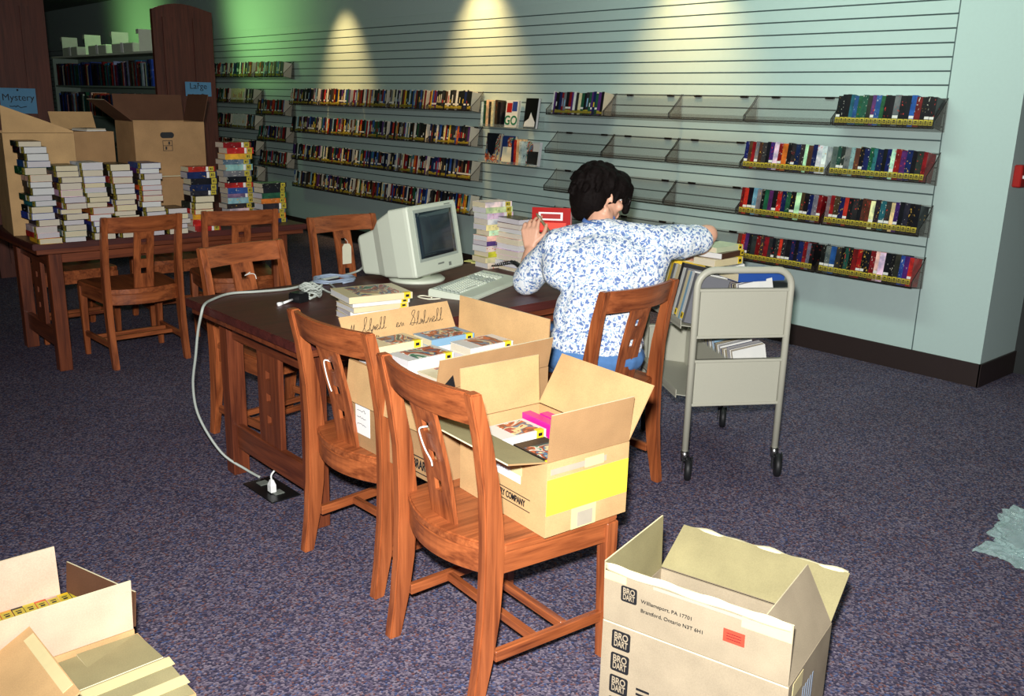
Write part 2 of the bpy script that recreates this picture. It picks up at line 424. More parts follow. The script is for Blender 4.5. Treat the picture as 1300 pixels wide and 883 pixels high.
def text_mesh(s, size, ext=.0006, bold=False, align='CENTER', shear=0):
    cu = bpy.data.curves.new('t', 'FONT'); cu.body = s; cu.size = size; cu.extrude = ext
    cu.align_x = align; cu.align_y = 'CENTER'; cu.shear = shear
    if bold: cu.offset = size*.018
    ob = bpy.data.objects.new('t', cu); COL.objects.link(ob)
    bpy.context.view_layer.update()
    dg = bpy.context.evaluated_depsgraph_get()
    me = bpy.data.meshes.new_from_object(ob.evaluated_get(dg), depsgraph=dg)
    bpy.data.objects.remove(ob); bpy.data.curves.remove(cu)
    return me
def text(name, s, size, mat, parent, loc, rot, bold=False, align='CENTER', sx=1, shear=0):
    me = text_mesh(s, size, bold=bold, align=align, shear=shear); me.materials.clear(); me.materials.append(M[mat])
    o = link(name, me, parent, loc, rot); o.scale = (sx, 1, 1); return o
def frame_rot(xdir, ydir):
    """euler whose local x,y map to given directions"""
    x = V(xdir).normalized(); y = V(ydir); y = (y-x*y.dot(x)).normalized(); z = x.cross(y)
    return Matrix((x, y, z)).transposed().to_euler()
def spline(pts, k=6):
    pts = [V(p) for p in pts]; out = []
    for i in range(len(pts)-1):
        p0 = pts[max(i-1, 0)]; p1 = pts[i]; p2 = pts[i+1]; p3 = pts[min(i+2, len(pts)-1)]
        for j in range(k):
            t = j/k
            out.append(.5*((2*p1)+(p2-p0)*t+(2*p0-5*p1+4*p2-p3)*t*t+(3*p1-p0-3*p2+p3)*t**3))
    out.append(pts[-1]); return out
def ordinal(i):
    w = ['first', 'second', 'third', 'fourth', 'fifth', 'sixth', 'seventh', 'eighth', 'ninth', 'tenth', 'eleventh', 'twelfth', 'thirteenth']
    if i < len(w): return w[i]
    n = i+1; return f"{n}{'th' if n % 100 in (11, 12, 13) else {1: 'st', 2: 'nd', 3: 'rd'}.get(n % 10, 'th')}"
def voxel(mb, name, mats, size, smooth=4, fac=.5, parent=None):
    """fuse overlapping volumes into one continuous surface"""
    me = mb.mesh(name+'_raw', mats)
    ob = bpy.data.objects.new('raw', me); COL.objects.link(ob)
    rm = ob.modifiers.new('r', 'REMESH'); rm.mode = 'VOXEL'; rm.voxel_size = size; rm.use_smooth_shade = True
    sm = ob.modifiers.new('s', 'SMOOTH'); sm.iterations = smooth; sm.factor = fac
    bpy.context.view_layer.update()
    dg = bpy.context.evaluated_depsgraph_get()
    out = bpy.data.meshes.new_from_object(ob.evaluated_get(dg), depsgraph=dg); out.name = name
    bpy.data.objects.remove(ob); bpy.data.meshes.remove(me)
    out.materials.clear()
    for m in mats: out.materials.append(M[m])
    for p in out.polygons: p.use_smooth = True; p.material_index = 0
    return link(name, out, parent)
# ------------------------------------------------------------------ setting
struct(MB().box(-22, 4.5, -3.2, D+.2, -.1, 0).build('floor', ['carpet']))
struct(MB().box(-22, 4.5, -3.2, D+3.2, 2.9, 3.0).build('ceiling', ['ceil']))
XC, XR = -1.994, -2.399
g0 = 1.6743
mb = MB()
# slat boards with routed grooves between them
zs = [g0+.0762*i for i in range(-14, 8)]
GH = .0045
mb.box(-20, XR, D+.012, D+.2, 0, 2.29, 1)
mb.box(-20, XR, D, D+.0125, 0, zs[0]-GH, 0)
for i, z in enumerate(zs):
    top = zs[i+1]-GH if i < len(zs)-1 else 2.29
    mb.box(-20, XR, D, D+.0125, z+GH, top, 0)
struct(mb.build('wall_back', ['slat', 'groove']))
# plain painted wall above the boards and to the right of them
struct(MB().box(-20, XR, D+.004, D+.2, 2.291, 2.9).build('wall_upper', ['paint']))
struct(MB().box(XR+.006, XC, D, D+.5, 0, 2.9).build('wall_right', ['paint']))
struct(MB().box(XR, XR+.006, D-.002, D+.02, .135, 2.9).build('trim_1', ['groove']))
struct(MB().box(-20, XC+.008, D-.012, D, 0, .137).box(XC, XC+.012, D-.012, D+.5, 0, .137).build('baseboard_back', ['base']))
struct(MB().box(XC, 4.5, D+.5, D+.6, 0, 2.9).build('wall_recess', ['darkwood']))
struct(MB().box(XC+.01, 4.5, D+.2, D+.5, -.1, 0).build('floor_recess', ['carpet']))
struct(MB().box(-22, 4.5, -3.3, -3.2, 0, 2.9).build('wall_front', ['paint']))
struct(MB().box(4.5, 4.6, -3.3, D+.6, 0, 2.9).build('wall_far_right', ['paint']))
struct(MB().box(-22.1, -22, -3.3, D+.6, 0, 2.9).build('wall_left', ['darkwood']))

# fire alarm pull on the corner
t = empty('fire_alarm_pull', (XC, D+.075, 1.2), 0, 'small red fire alarm pull station on the corner return of the wall', 'fire alarm')
MB().box(0, .045, -.045, .045, -.06, .06).build('case', ['firered'], t, .006)
MB().box(.045, .055, -.03, .03, -.012, .006).build('pull_bar', ['white'], t, .002)

# ------------------------------------------------------------------ chairs
def stile_y(z):
    P = [(0, -.245), (.12, -.222), (.25, -.205), (.40, -.197), (.47, -.198), (.60, -.208), (.75, -.234), (.87, -.264)]
    for (a, ya), (b, yb) in zip(P, P[1:]):
        if z <= b: return ya+(yb-ya)*(z-a)/(b-a)
    return P[-1][1]
def stile_d(z):
    P = [(0, .038), (.2, .056), (.42, .064), (.6, .052), (.87, .034)]
    for (a, ya), (b, yb) in zip(P, P[1:]):
        if z <= b: return ya+(yb-ya)*(z-a)/(b-a)
    return P[-1][1]
HW = .225; SW = .034; CH = .868
def bulge(x, b=.035): return b*(1-min(1, abs(x)/(HW-SW))**2)
def make_chair(label):
    t = empty('library_chair', (0, 0, 0), 0, label, 'chair', 'stained oak library chairs')
    for s in (-1, 1):
        zz = [0, .06, .12, .18, .25, .32, .39, .45, .52, .60, .68, .75, .81, CH]
        rings = []
        for z in zz:
            y = stile_y(z); d = stile_d(z)/2
            x0, x1 = sorted((s*HW, s*(HW-SW)))
            rings.append([(x0, y-d, z), (x1, y-d, z), (x1, y+d, z), (x0, y+d, z)])
        MB().loft(rings, 0, False).build('back_post', ['oak_z'], t, .004, 2)
    # top rail
    n = 12; rings = []
    for i in range(n+1):
        x = -(HW-SW)+2*(HW-SW)*i/n; b = bulge(x, .032)
        q = []
        for z, o in ((.778, -.011), (.778, .011), (CH-.002, .011), (CH-.002, -.011)):
            q.append((x, stile_y(z)-b+o, z))
        rings.append(q)
    MB().loft(rings, 0, False).build('top_rail', ['oak_x'], t, .003, 2)
    # splat with three square cut-outs
    mb = MB(); w = .056; h = .0165
    cuts = [.55, .635, .72]
    zz = sorted([.452, .50, .79]+[c-h for c in cuts]+[c+h for c in cuts])
    def sl(x0, x1, za, zb, m=0):
        rings = []
        for z in (za, zb):
            y = stile_y(z)-.030*min(1, (z-.40)/.38); rings.append([(x0, y-.006, z), (x1, y-.006, z), (x1, y+.006, z), (x0, y+.006, z)])
        mb.loft(rings, m, False)
    grid = [(-w, -h), (-h, h), (h, w)]
    for za, zb in zip(zz, zz[1:]):
        mid = (za+zb)/2; hole = any(abs(mid-c) < h for c in cuts)
        if hole: sl(-w, -h, za, zb); sl(h, w, za, zb)
        else: sl(-w, w, za, zb)
    MB2 = mb; bmesh.ops.remove_doubles(MB2.bm, verts=MB2.bm.verts[:], dist=.0002)
    MB2.build('splat', ['oak_z'], t)
    # seat: saddle board, wider at the front
    out = []
    for i in range(9): 
        x = -(HW-SW)+2*(HW-SW)*i/8; out.append((x, -.200-bulge(x, .052)))
    out += [(HW-.005, -.165), (.247, .17), (.242, .205), (.215, .225), (.1, .236), (-.1, .236), (-.215, .225), (-.242, .205), (-.247, .17), (-(HW-.005), -.165)]
    MB().prism(out, lambda x, y: (x, y, .425), lambda x, y: (x, y, .452)).build('seat', ['oak_y'], t, .005, 2)
    # curved rear rail and aprons under the seat
    rings = []
    for i in range(n+1):
        x = -(HW-SW)+2*(HW-SW)*i/n; b = bulge(x, .052)
        rings.append([(x, -.196-b, .362), (x, -.174-b, .362), (x, -.174-b, .424), (x, -.196-b, .424)])
    MB().loft(rings, 0, False).build('rear_rail', ['oak_x'], t, .003)
    mb = MB()
    for s in (-1, 1):
        a = V((s*(HW-.012), -.168)); b = V((s*.235, .185)); d = V((s*-.022, 0))
        mb.prism([a, b, b+d, a+d], lambda x, y: (x, y, .365), lambda x, y: (x, y, .424))
    mb.box(-.215, .215, .192, .214, .365, .424)
    mb.build('apron', ['oak_y'], t, .002)
    for s in (-1, 1):
        x = s*.222; rings = []
        for z, w in ((0, .014), (.364, .021), (.424, .021)):
            rings.append([(x-w, .192-w, z), (x+w, .192-w, z), (x+w, .192+w, z), (x-w, .192+w, z)])
        MB().loft(rings, 0, False).build('front_leg', ['oak_z'], t, .003)
        MB().prism([(s*.209, -.19), (s*.222, .175)], lambda x, y: (x-.011, y, .125), lambda x, y: (x+.011, y, .125)) if False else None
        mb = MB(); ys = [-.185, .175]; q = []
        for y, xx in zip(ys, (s*.209, s*.222)):
            q.append([(xx-.010, y, .118), (xx+.010, y, .118), (xx+.010, y, .15), (xx-.010, y, .15)])
        mb.loft(q, 0, False).build('side_stretcher', ['oak_y'], t, .002)
    for y in (-.045, .06):
        MB().box(-.203, .203, y-.011, y+.011, .122, .146).build('cross_stretcher', ['oak_x'], t, .002)
    return t
chair0 = make_chair('stained oak library chair with the yellow-labelled carton on its seat')
chair0.location = (-1.787, 1.588, 0); chair0.rotation_euler = (0, 0, R(-4))
dup(chair0, (-2.443, 1.682, 0), (0, 0, R(2)), 'stained oak library chair holding the large carton of books beside the table corner')
dup(chair0, (-2.507, 2.655, 0), (0, 0, R(92)), 'oak chair under the seated person, its back towards the book cart')
dup(chair0, (-3.73, 1.92, 0), (0, 0, R(-81.4)), 'oak chair tucked under the cable side of the centre table, string loop on its splat')
dup(chair0, (-4.404, 2.83, 0), (0, 0, R(-90)), 'oak chair behind the computer terminal with a cream paper tag')
dup(chair0, (-5.49, 1.885, 0), (0, 0, R(90)), 'dark oak chair pushed up to the white-edged book stacks by the table corner')
dup(chair0, (-5.455, 2.52, 0), (0, 0, R(76)), 'dark oak chair pushed up to the rear table in front of the colourful book stacks')
dup(chair0, (-6.25, 1.75, 0), (0, 0, R(-88)), 'dark oak chair behind the rear table, nearer its open end')
dup(chair0, (-6.28, 2.45, 0), (0, 0, R(-93)), 'dark oak chair behind the rear table, nearer the slat wall')
dup(chair0, (-6.05, .98, 0), (0, 0, R(-20)), 'dark oak chair standing off the open end of the rear table')

# string loops and tags on chair backs (hang from the chairs, so top-level)
def rel(ch, p):
    m = Matrix.Translation(ch[0]) @ Matrix.Rotation(R(ch[1]), 4, 'Z'); return m @ V(p)
def hang_string(ch, pts, label, card=False):
    o = MB().tube(spline([rel(ch, p) for p in pts], 5), .0022, 6).build('string_tag', ['string'])
    tag(o, label, 'tag', 'tags tied to the chairs'); return o
C1 = ((-1.787, 1.588, 0), -4); C2 = ((-2.443, 1.682, 0), 2); CL = ((-3.73, 1.92, 0), -81.4); CF = ((-4.404, 2.83, 0), -90)
def sy(z): return stile_y(z)-.030*min(1, (z-.40)/.38)-.012
hang_string(C1, [(0.004, sy(.725)+.01, .722), (-.012, sy(.72)-.006, .715), (-.02, sy(.69)-.006, .69), (-.012, sy(.655)-.006, .655), (.006, sy(.62)-.008, .628), (.008, sy(.61)-.008, .612)], 'white string hanging from the splat of the chair with the yellow-labelled carton')
hang_string(C2, [(0.0, sy(.735)+.01, .735), (-.012, sy(.73)-.006, .738), (-.016, sy(.70)-.007, .70), (-.022, sy(.64)-.006, .65), (-.018, sy(.62)-.006, .63)], 'white string hanging from the splat of the chair with the large carton')
hang_string(CL, [(0.0, -sy(.6)*-1+.032, .742), (.006, sy(.73)+.03, .722), (-.02, sy(.73)+.034, .728), (-.045, sy(.72)+.032, .722), (-.05, sy(.70)+.032, .70)], 'white string loop on the chair tucked at the cable side of the table')
t = empty('paper_tag', rel(CF, (0, sy(.72)+.050, .72)), R(-90), 'cream paper tag hanging from the chair behind the computer terminal', 'tag', 'tags tied to the chairs')
MB().prism([(-.03, -.13), (.03, -.13), (.03, -.03), (.018, -.012), (-.018, -.012), (-.03, -.03)], lambda x, z: (x, 0, z), lambda x, z: (x, .0012, z)).build('card', ['manila'], t)
MB().tube(spline([(0, .001, -.02), (-.004, .004, .0), (0, -.022, .015)], 4), .0016, 6).build('string', ['string'], t)

# ------------------------------------------------------------------ tables
def make_table(loc, label):
    """local origin at the floor under the corner x0,y0; 0.90 wide (x), 1.63 long (y)"""
    t = empty('library_table', loc, 0, label, 'table', 'oak library tables')
    W, L, Z = .90, 1.63, .74
    MB().box(0, W, 0, L, Z-.034, Z).build('table_top', ['tab_top'], t, .004, 2)
    MB().box(.015, W-.015, .02, L-.02, Z-.062, Z-.035).build('edge_band', ['tab_y'], t, .002)
    mb = MB()
    for x in (.12, W-.145): mb.box(x, x+.025, .16, L-.16, Z-.13, Z-.063)
    mb.build('apron', ['tab_y'], t, .002)
    for y0 in (.095, L-.165):
        for x0 in (.09, W-.16):
            MB().box(x0, x0+.07, y0, y0+.07, 0, Z-.063).build('leg', ['tab_z'], t, .003)
        yc = y0+.035
        MB().box(.161, W-.161, yc-.014, yc+.014, Z-.155, Z-.063).build('end_rail', ['tab_x'], t, .002)
        MB().box(.161, W-.161, yc-.014, yc+.014, .12, .22).build('foot_rail', ['tab_x'], t, .002)
        mb = MB(); c = W/2; h = .017; w = .085
        cuts = [.32, .41, .50]
        zz = sorted([.221, Z-.156]+[q-h for q in cuts]+[q+h for q in cuts])
        for za, zb in zip(zz, zz[1:]):
            if any(abs((za+zb)/2-q) < h for q in cuts):
                mb.box(c-w, c-h, yc-.011, yc+.011, za, zb); mb.box(c+h, c+w, yc-.011, yc+.011, za, zb)
            else: mb.box(c-w, c+w, yc-.011, yc+.011, za, zb)
        bmesh.ops.remove_doubles(mb.bm, verts=mb.bm.verts[:], dist=.0002)
        mb.build('end_splat', ['tab_z'], t)
    return t
T1 = make_table((-3.57, 1.43, 0), 'oak library table in the centre carrying the computer terminal')
dup(T1, (-6.2, 1.325, 0), (0, 0, 0), 'oak library table at the rear loaded with book stacks and cartons')
# ------------------------------------------------------------------ paperbacks
PAL = [('black', (22, 22, 28)), ('navy', (24, 36, 84)), ('dark red', (130, 24, 30)), ('white', (222, 224, 220)), ('brown', (84, 54, 40)),
       ('blue', (44, 82, 160)), ('purple', (84, 44, 112)), ('green', (34, 86, 62)), ('pale blue', (130, 170, 198)), ('red', (190, 46, 40)),
       ('yellow', (222, 186, 50)), ('cream', (226, 212, 170)), ('orange', (206, 104, 44)), ('grey', (112, 114, 120)), ('teal', (40, 110, 122)), ('charcoal', (48, 46, 50))]
PALD = dict(PAL)
WTS = [30, 14, 9, 7, 9, 7, 5, 5, 3, 4, 1, 3, 1, 4, 3, 16]
BT, BD, BH = .026, .106, .172
def book_mesh(name, sticker, wt, T=BT, Dp=BD, Hh=BH):
    mb = MB(); c = .0012
    mb.box(0, c, 0, Dp, 0, Hh, 0); mb.box(T-c, T, 0, Dp, 0, Hh, 0); mb.box(c, T-c, 0, .0016, 0, Hh, 0)
    mb.box(c, T-c, .0016, Dp-.002, .001, Hh-.001, 1)
    if sticker:
        mb.box(.0012, T-.0012, -.0007, .0, .010, .042, 2)
        mb.box(T*.25, T*.75, -.0010, -.0007, .018, .022, 4); mb.box(T*.3, T*.7, -.0010, -.0007, .027, .034, 4)
    if wt: mb.box(.001, T-.001, -.0006, 0, .045, .060, 3)
    return mb.mesh(name, ['cover', 'pages', 'yelo', 'wtag', 'ink'])
PB = [book_mesh('paperback', True, False), book_mesh('paperback_tagged', True, True), book_mesh('paperback_plain', False, False)]
def new_book(me, color, name='paperback'):
    o = bpy.data.objects.new(name, me); COL.objects.link(o)
    c = srgb(*[min(255, max(0, v*random.uniform(.85, 1.15))) for v in color]); o.color = c
    return o
def pick(weights=WTS): return random.choices(PAL, weights)[0]

# ---- smoky acrylic shelf bins on the slat wall
def make_bin(label, W=.62):
    t = empty('shelf_bin', (0, 0, 0), 0, label, 'shelf', 'smoky acrylic shelf bins on the slat wall')
    mb = MB()
    mb.prism([(-.148, 0), (-.012, -.022), (-.012, -.018), (-.148, .004)], lambda y, z: (0, y, z), lambda y, z: (W, y, z))
    mb.box(0, W, -.012, -.008, -.022, .165)
    mb.build('tray', ['smoke'], t)
    MB().box(0, W, -.152, -.148, 0, .036).build('front_lip', ['smoke_e'], t)
    for x in (0, W-.004):
        MB().prism([(-.148, .005), (-.148, .036), (-.06, .112), (-.0125, .165), (-.0125, -.017)], lambda y, z: (x, y, z), lambda y, z: (x+.004, y, z)).build('side_panel', ['smoke'], t)
    for x in (W*.16, W*.78): MB().box(x, x+.06, -.0125, -.001, .15, .164).build('hook', ['smoke_d'], t)
    mb = MB(); mb.box(0, W, -.1535, -.1485, -.003, .003); mb.box(W-.0035, W+.0005, -.152, -.148, .003, .04); mb.box(-.0005, .0035, -.152, -.148, .003, .04)
    for x in (0, W-.004):
        for (ya, za), (yb, zb_) in (((-.149, .037), (-.06, .113)), ((-.06, .113), (-.0125, .166))):
            mb.prism([(ya, za-.002), (yb, zb_-.002), (yb, zb_+.002), (ya, za+.002)], lambda y, z: (x-.0003, y, z), lambda y, z: (x+.0043, y, z))
    mb.build('rim', ['smoke_d'], t)
    return t
BIN0 = None; RIGHT_Z = [1.438, 1.138, .838, .535]
ROWN = ['top', 'second', 'third', 'lowest']
def bin_at(x, z, label, W=.62):
    global BIN0
    if BIN0 is None:
        BIN0 = make_bin(label); BIN0.location = (x, D, z); BIN0['w'] = .62; return
    r = dup(BIN0, (x, D, z), (0, 0, 0), label)
    if abs(W-.62) > .01: r.scale = (W/.62, 1, 1)
TILT = R(-8.5)
def fill(x0, x1, zb, rowlabel, group, weights=WTS, lean=False, gap_last=0):
    """a row of individual paperbacks from x0 to x1"""
    x = x0; k = 0
    while True:
        s = random.uniform(.88, 1.42); T = BT*s
        if x+T > x1-gap_last: break
        nm, col = pick(weights)
        o = new_book(PB[0] if random.random() < .65 else PB[1], col)
        hs = random.uniform(.965, 1.03)
        o.scale = (s*.985, 1, hs); o.location = (x, D-.1465, zb+.0048); o.rotation_euler = (TILT, 0, 0)
        tag(o, f'{nm} paperback, {ordinal(k)} {rowlabel}', 'book', group)
        x += T; k += 1
    return x
RB = ['bin beside the display ledges', 'bin second from the display ledges', 'middle bin between ledges and painted wall', 'inner bin near the painted wall', 'end bin by the painted wall']
LB_ = ['bin at its far end', 'bin second from its far end', 'bin in its middle', 'bin second from the display ledges', 'bin touching the display ledges']
masses = []
for r in range(4):
    for b in range(5):
        full = (r == 0 and b in (0, 4)) or (r > 0 and b >= 3)
        bin_at(-5.51+.627*b, RIGHT_Z[r], f'{"book-filled" if full else "empty"} smoky acrylic bin, {ROWN[r]} row, {RB[b]}')
        if full:
            x0 = -5.51+.627*b+.012+(.04 if b == 0 else 0); x1 = -5.51+.627*b+.612
            if b == 0: masses.append((x0, x1, RIGHT_Z[r])); continue
            fill(x0, x1, RIGHT_Z[r], f'from the ledges in the {ROWN[r]}-row {RB[b]}', 'paperbacks in the wall bins near the painted wall')
LB = .654; LZ = [1.438, 1.138, .836, .53]
for r in range(4):
    for b in range(5):
        bin_at(-9.72+LB*b, LZ[r], f'book-filled acrylic bin behind the terminal, {ROWN[r]} row, {LB_[b]}', .645)
CZ = [1.735, 1.43, 1.125, .82, .515]
for r in range(5):
    for b in range(3):
        bin_at(-12.56+.66*b, CZ[r], f'book-filled acrylic bin in the far corner bank, {["far", "middle", "near"][b]} bin of its {["top", "second", "third", "fourth", "fifth"][r]} row', .65)
DZ = [1.735, 1.31, 1.01, .72]
for r in range(4):
    bin_at(-10.55, DZ[r], f'book-filled acrylic bin in the single column between two wall banks, {ROWN[r]} one', .72)
# the rest of the wall books, too many to count
mats = [plain('spine_'+n.replace(' ', '_'), c, .4, var=.35, scale=45) for n, c in PAL]+[M['pages'], M['yelo'], M['wtag']]
mb = MB()
def mass(x0, x1, zb, weights=WTS, same=None, tall=1.0):
    x = x0
    while x < x1-.03:
        T = random.uniform(.017, .033); h = .172*random.uniform(.93, 1.02)*tall
        m = random.choices(range(16), weights)[0] if same is None else same
        rt = Matrix.Translation((x, D-.1465, zb+.0048)) @ Matrix.Rotation(TILT, 4, 'X')
        mb.box(.0004, T, 0, .002, 0, h, m, rt); mb.box(.0004, T, .002, .104, .001, h-.002, 16, rt)
        if random.random() < .75: mb.box(.001, T-.001, -.001, 0, .010, random.uniform(.025, .038), 17, rt)
        if random.random() < .3: mb.box(.001, T-.001, -.0008, 0, .042, .056, 18, rt)
        if random.random() < .5: mb.box(T*.3, T*.7, -.0008, 0, .06, .06+random.uniform(.02, .08), random.choice([3, 10, 11, 8, 9]), rt)
        x += T
for r in range(4):
    for b in range(5):
        x0 = -9.72+LB*b; mass(x0+.012, x0+.63, LZ[r])
for q_ in masses: mass(*q_)
dark = [20, 9, 12, 3, 8, 3, 3, 9, 1, 6, 0, 1, 1, 3, 3, 14]
for r in range(5):
    for b in range(3):
        x0 = -12.56+.66*b
        if b == 2 and r in (1, 2, 3): mass(x0+.012, x0+.40, CZ[r], same=11 if r == 1 else 3); mass(x0+.41, x0+.63, CZ[r], dark)
        elif b == 2 and r == 4: mass(x0+.012, x0+.3, CZ[r], same=8); mass(x0+.31, x0+.63, CZ[r], dark)
        else: mass(x0+.012, x0+.63, CZ[r], dark)
for r in range(4): mass(-10.53, -9.85, DZ[r], dark)
o = mb.build('shelved_paperbacks', mats)
tag(o, 'mass of shelved paperbacks filling the wall bins behind the terminal and beyond', 'books', 'paperbacks far along the wall'); o['kind'] = 'stuff'

# ---- face-out display ledges between the banks
def ledge(x0, x1, z, label):
    t = empty('display_ledge', (x0, D, z), 0, label, 'shelf', 'clear acrylic display ledges')
    W = x1-x0
    MB().box(0, W, -.11, -.002, 0, .004).box(0, W, -.006, -.002, .004, .10).build('tray', ['clr'], t)
    MB().box(0, W, -.114, -.11, 0, .026).build('front_lip', ['clr'], t)
ledge(-6.40, -5.68, 1.31, 'clear acrylic display ledge with the green-lettered book, upper of two')
ledge(-6.40, -5.68, 1.005, 'clear acrylic display ledge with the dark picture-cover book, lower of two')
def faceout(x, z, w, h, col, label, mat='art', th=.03, lean=-8, yaw=0, extra=None):
    t = empty('face_out_book', (x, D-.075, z+.005), 0, label, 'book', 'face-out books on the display ledges', rot=(R(lean), 0, R(yaw)))
    c = MB().box(-w/2, w/2, 0, .002, 0, h, 0).box(-w/2, w/2, th-.002, th, 0, h, 1).box(-w/2, -w/2+.002, .002, th-.002, 0, h, 1).build('cover', ['soft' if mat == 'cover' else mat, 'soft'], t)
    c.color = srgb(*col)
    MB().box(-w/2+.003, w/2-.002, .0025, th-.0025, .001, h-.002).build('page_block', ['pages'], t)
    if extra: extra(t, w, h)
def go_cover(t, w, h):
    text('cover_lettering', 'GO', .105, 'dkgreen', t, (0, -.0012, .055), (R(90), 0, 0), True)
    MB().box(-w*.42, 0, -.001, 0, h*.55, h*.9).build('picture_patch', ['firered'], t); MB().box(.004, w*.42, -.001, 0, h*.6, h*.95).build('picture_patch', ['blueprint'], t)
def fig_cover(t, w, h):
    MB().prism([(-w*.45, .012), (w*.4, .012), (w*.42, .05), (w*.15, .10), (w*.02, .13), (-w*.1, .08), (-w*.42, .05)], lambda x, z: (x, 0, z), lambda x, z: (x, -.0012, z)).build('white_figure', ['white'], t)
faceout(-6.03, 1.31, .155, .225, (236, 238, 236), 'white face-out book with big green letters on the upper display ledge', 'cover', extra=go_cover)
faceout(-5.71-.08, 1.31, .15, .245, (18, 18, 20), 'black face-out book with a white figure at the cart end of the upper display ledge', 'cover', extra=fig_cover)
faceout(-6.27, 1.005, .185, .25, (20, 24, 36), 'dark face-out book with small coloured picture at the terminal end of the lower display ledge')
faceout(-6.07, 1.005, .165, .235, (36, 60, 120), 'blue face-out book with pale panel in the middle of the lower display ledge', extra=lambda t, w, h: MB().box(-w*.4, w*.4, -.001, 0, h*.05, h*.6).build('pale_panel', ['manila'], t))
faceout(-5.75, 1.005, .15, .20, (200, 204, 206), 'pale face-out book with dark cover picture at the cart end of the lower display ledge', extra=lambda t, w, h: MB().box(-w*.4, w*.45, -.001, 0, h*.05, h*.6).build('dark_picture', ['ink'], t))
for i, (x, nm) in enumerate(((-6.385, 'white'), (-6.352, 'green'), (-6.318, 'cream'), (-6.28, 'charcoal'), (-6.25, 'cream'), (-6.20, 'brown'), (-6.16, 'black'))):
    o = new_book(PB[2], PALD[nm], 'display_book'); o.location = (x, D-.106, 1.315); o.rotation_euler = (R(-3), 0, 0); o.scale = (1.15, .9, 1.2+.05*(i % 3))
    tag(o, f'book with {nm} spine standing {ordinal(i)} from the terminal end on the upper display ledge', 'book', 'spine-out books on the display ledges')
for i, (x, nm) in enumerate(((-5.975, 'navy'), (-5.945, 'red'), (-5.912, 'cream'), (-5.878, 'white'))):
    o = new_book(PB[2], PALD[nm], 'display_book'); o.location = (x, D-.106, 1.01); o.rotation_euler = (R(-3), 0, 0); o.scale = (1.15, .9, 1.15+.05*(i % 3))
    tag(o, f'book with {nm} spine standing {ordinal(i)} between covers on the lower display ledge', 'book', 'spine-out books on the display ledges')

# ---- lying paperbacks
def lie(o, cx, cy, z, ang, Dp=BD, Hh=BH, flip=False):
    s = V((math.cos(ang), math.sin(ang), 0)); Y = -s; X = V((0, 0, 1)); Z = X.cross(Y)
    m = Matrix((X, Y, Z)).transposed()
    o.rotation_euler = m.to_euler(); o.location = V((cx, cy, z))-Y*Dp/2-Z*Hh/2
    return o
def stack(cx, cy, z0, n, ang, place, group, Dm=1.04, Hm=1.1, cols=None, jit=.012, thick=(.95, 1.5), drift=(0, 0), mesh=0, rev=False):
    z = z0
    for i in range(n):
        s = random.uniform(*thick); T = BT*s
        nm = cols[i] if cols else pick()[0]
        o = new_book(PB[mesh if random.random() < .6 else 1] if mesh != 2 else PB[2], PALD[nm])
        dm, hm = Dm*random.uniform(.95, 1.05), Hm*random.uniform(.96, 1.04)
        o.scale = (s*.99, dm, hm)
        lie(o, cx+random.uniform(-jit, jit)*.4+drift[0]*i, cy+random.uniform(-jit, jit)+drift[1]*i, z, ang+random.uniform(-.05, .05), BD*dm, BH*hm)
        pos = 'topmost' if i == n-1 else ('bottom one' if i == 0 else f'{ordinal(n-1-i)} from the top')
        tag(o, f'{nm} paperback, {pos} in the {place}', 'book', group)
        z += T
    return z
G2 = 'stacked paperbacks on the rear table'
sp = R(-90)
stack(-5.375, 1.412, .74, 16, sp, 'tallest white-edged stack at the table corner', G2, drift=(0, -.0022), jit=.016)
stack(-5.375, 1.552, .74, 13, sp, 'second white-edged stack from the table corner', G2, drift=(0, -.0012))
stack(-5.385, 1.700, .74, 13, sp, 'third white-edged stack from the table corner', G2, drift=(0, -.0025))
stack(-5.385, 1.838, .74, 13, sp, 'fourth white-edged stack from the table corner', G2, drift=(0, -.002))
stack(-5.385, 1.982, .74, 13, sp, 'fifth white-edged stack from the table corner', G2, drift=(0, -.001))
stack(-5.385, 2.118, .74, 5, sp, 'low white-edged stack below the small carton', G2)
z = stack(-5.37, 2.285, .74, 3, R(2), 'mixed stack with a red foot', G2, cols=['red', 'red', 'yellow'], Dm=1, Hm=.95)
z = stack(-5.37, 2.275, z, 3, sp, 'middle white part of the mixed stack', G2)
stack(-5.38, 2.29, z, 5, R(0), 'dark upper part of the mixed stack', G2, cols=['charcoal', 'navy', 'black', 'navy', 'red'], Dm=1, Hm=1)
stack(-5.62, 2.635, .74, 15, R(0), 'tall colourful stack beside the handle-hole carton', G2, cols=['navy', 'grey', 'cream', 'charcoal', 'pale blue', 'grey', 'blue', 'red', 'black', 'grey', 'pale blue', 'grey', 'yellow', 'red', 'dark red'], Dm=1.05, Hm=1.05)
stack(-5.50, 2.80, .74, 8, R(4), 'colourful stack at the rear table\'s wall end', G2, cols=['navy', 'orange', 'grey', 'charcoal', 'orange', 'green', 'black', 'black'], Dm=1.05, Hm=1.0)
G1 = 'paperbacks stacked at the far end of the centre table'
za = stack(-3.43, 2.935, .74, 12, R(0), 'taller white-edged stack behind the keyboard', G1, cols=['white', 'cream', 'yellow', 'white', 'purple', 'cream', 'white', 'cream', 'white', 'white', 'cream', 'white'], Dm=1.0, Hm=.95, thick=(.85, 1.15))
zb = stack(-3.29, 2.965, .74, 10, R(180-90), 'shorter white-edged stack by the raised hand', G1, cols=['white']*6+['cream', 'white', 'dark red', 'black'], Dm=1.0, Hm=.95, thick=(.85, 1.15))

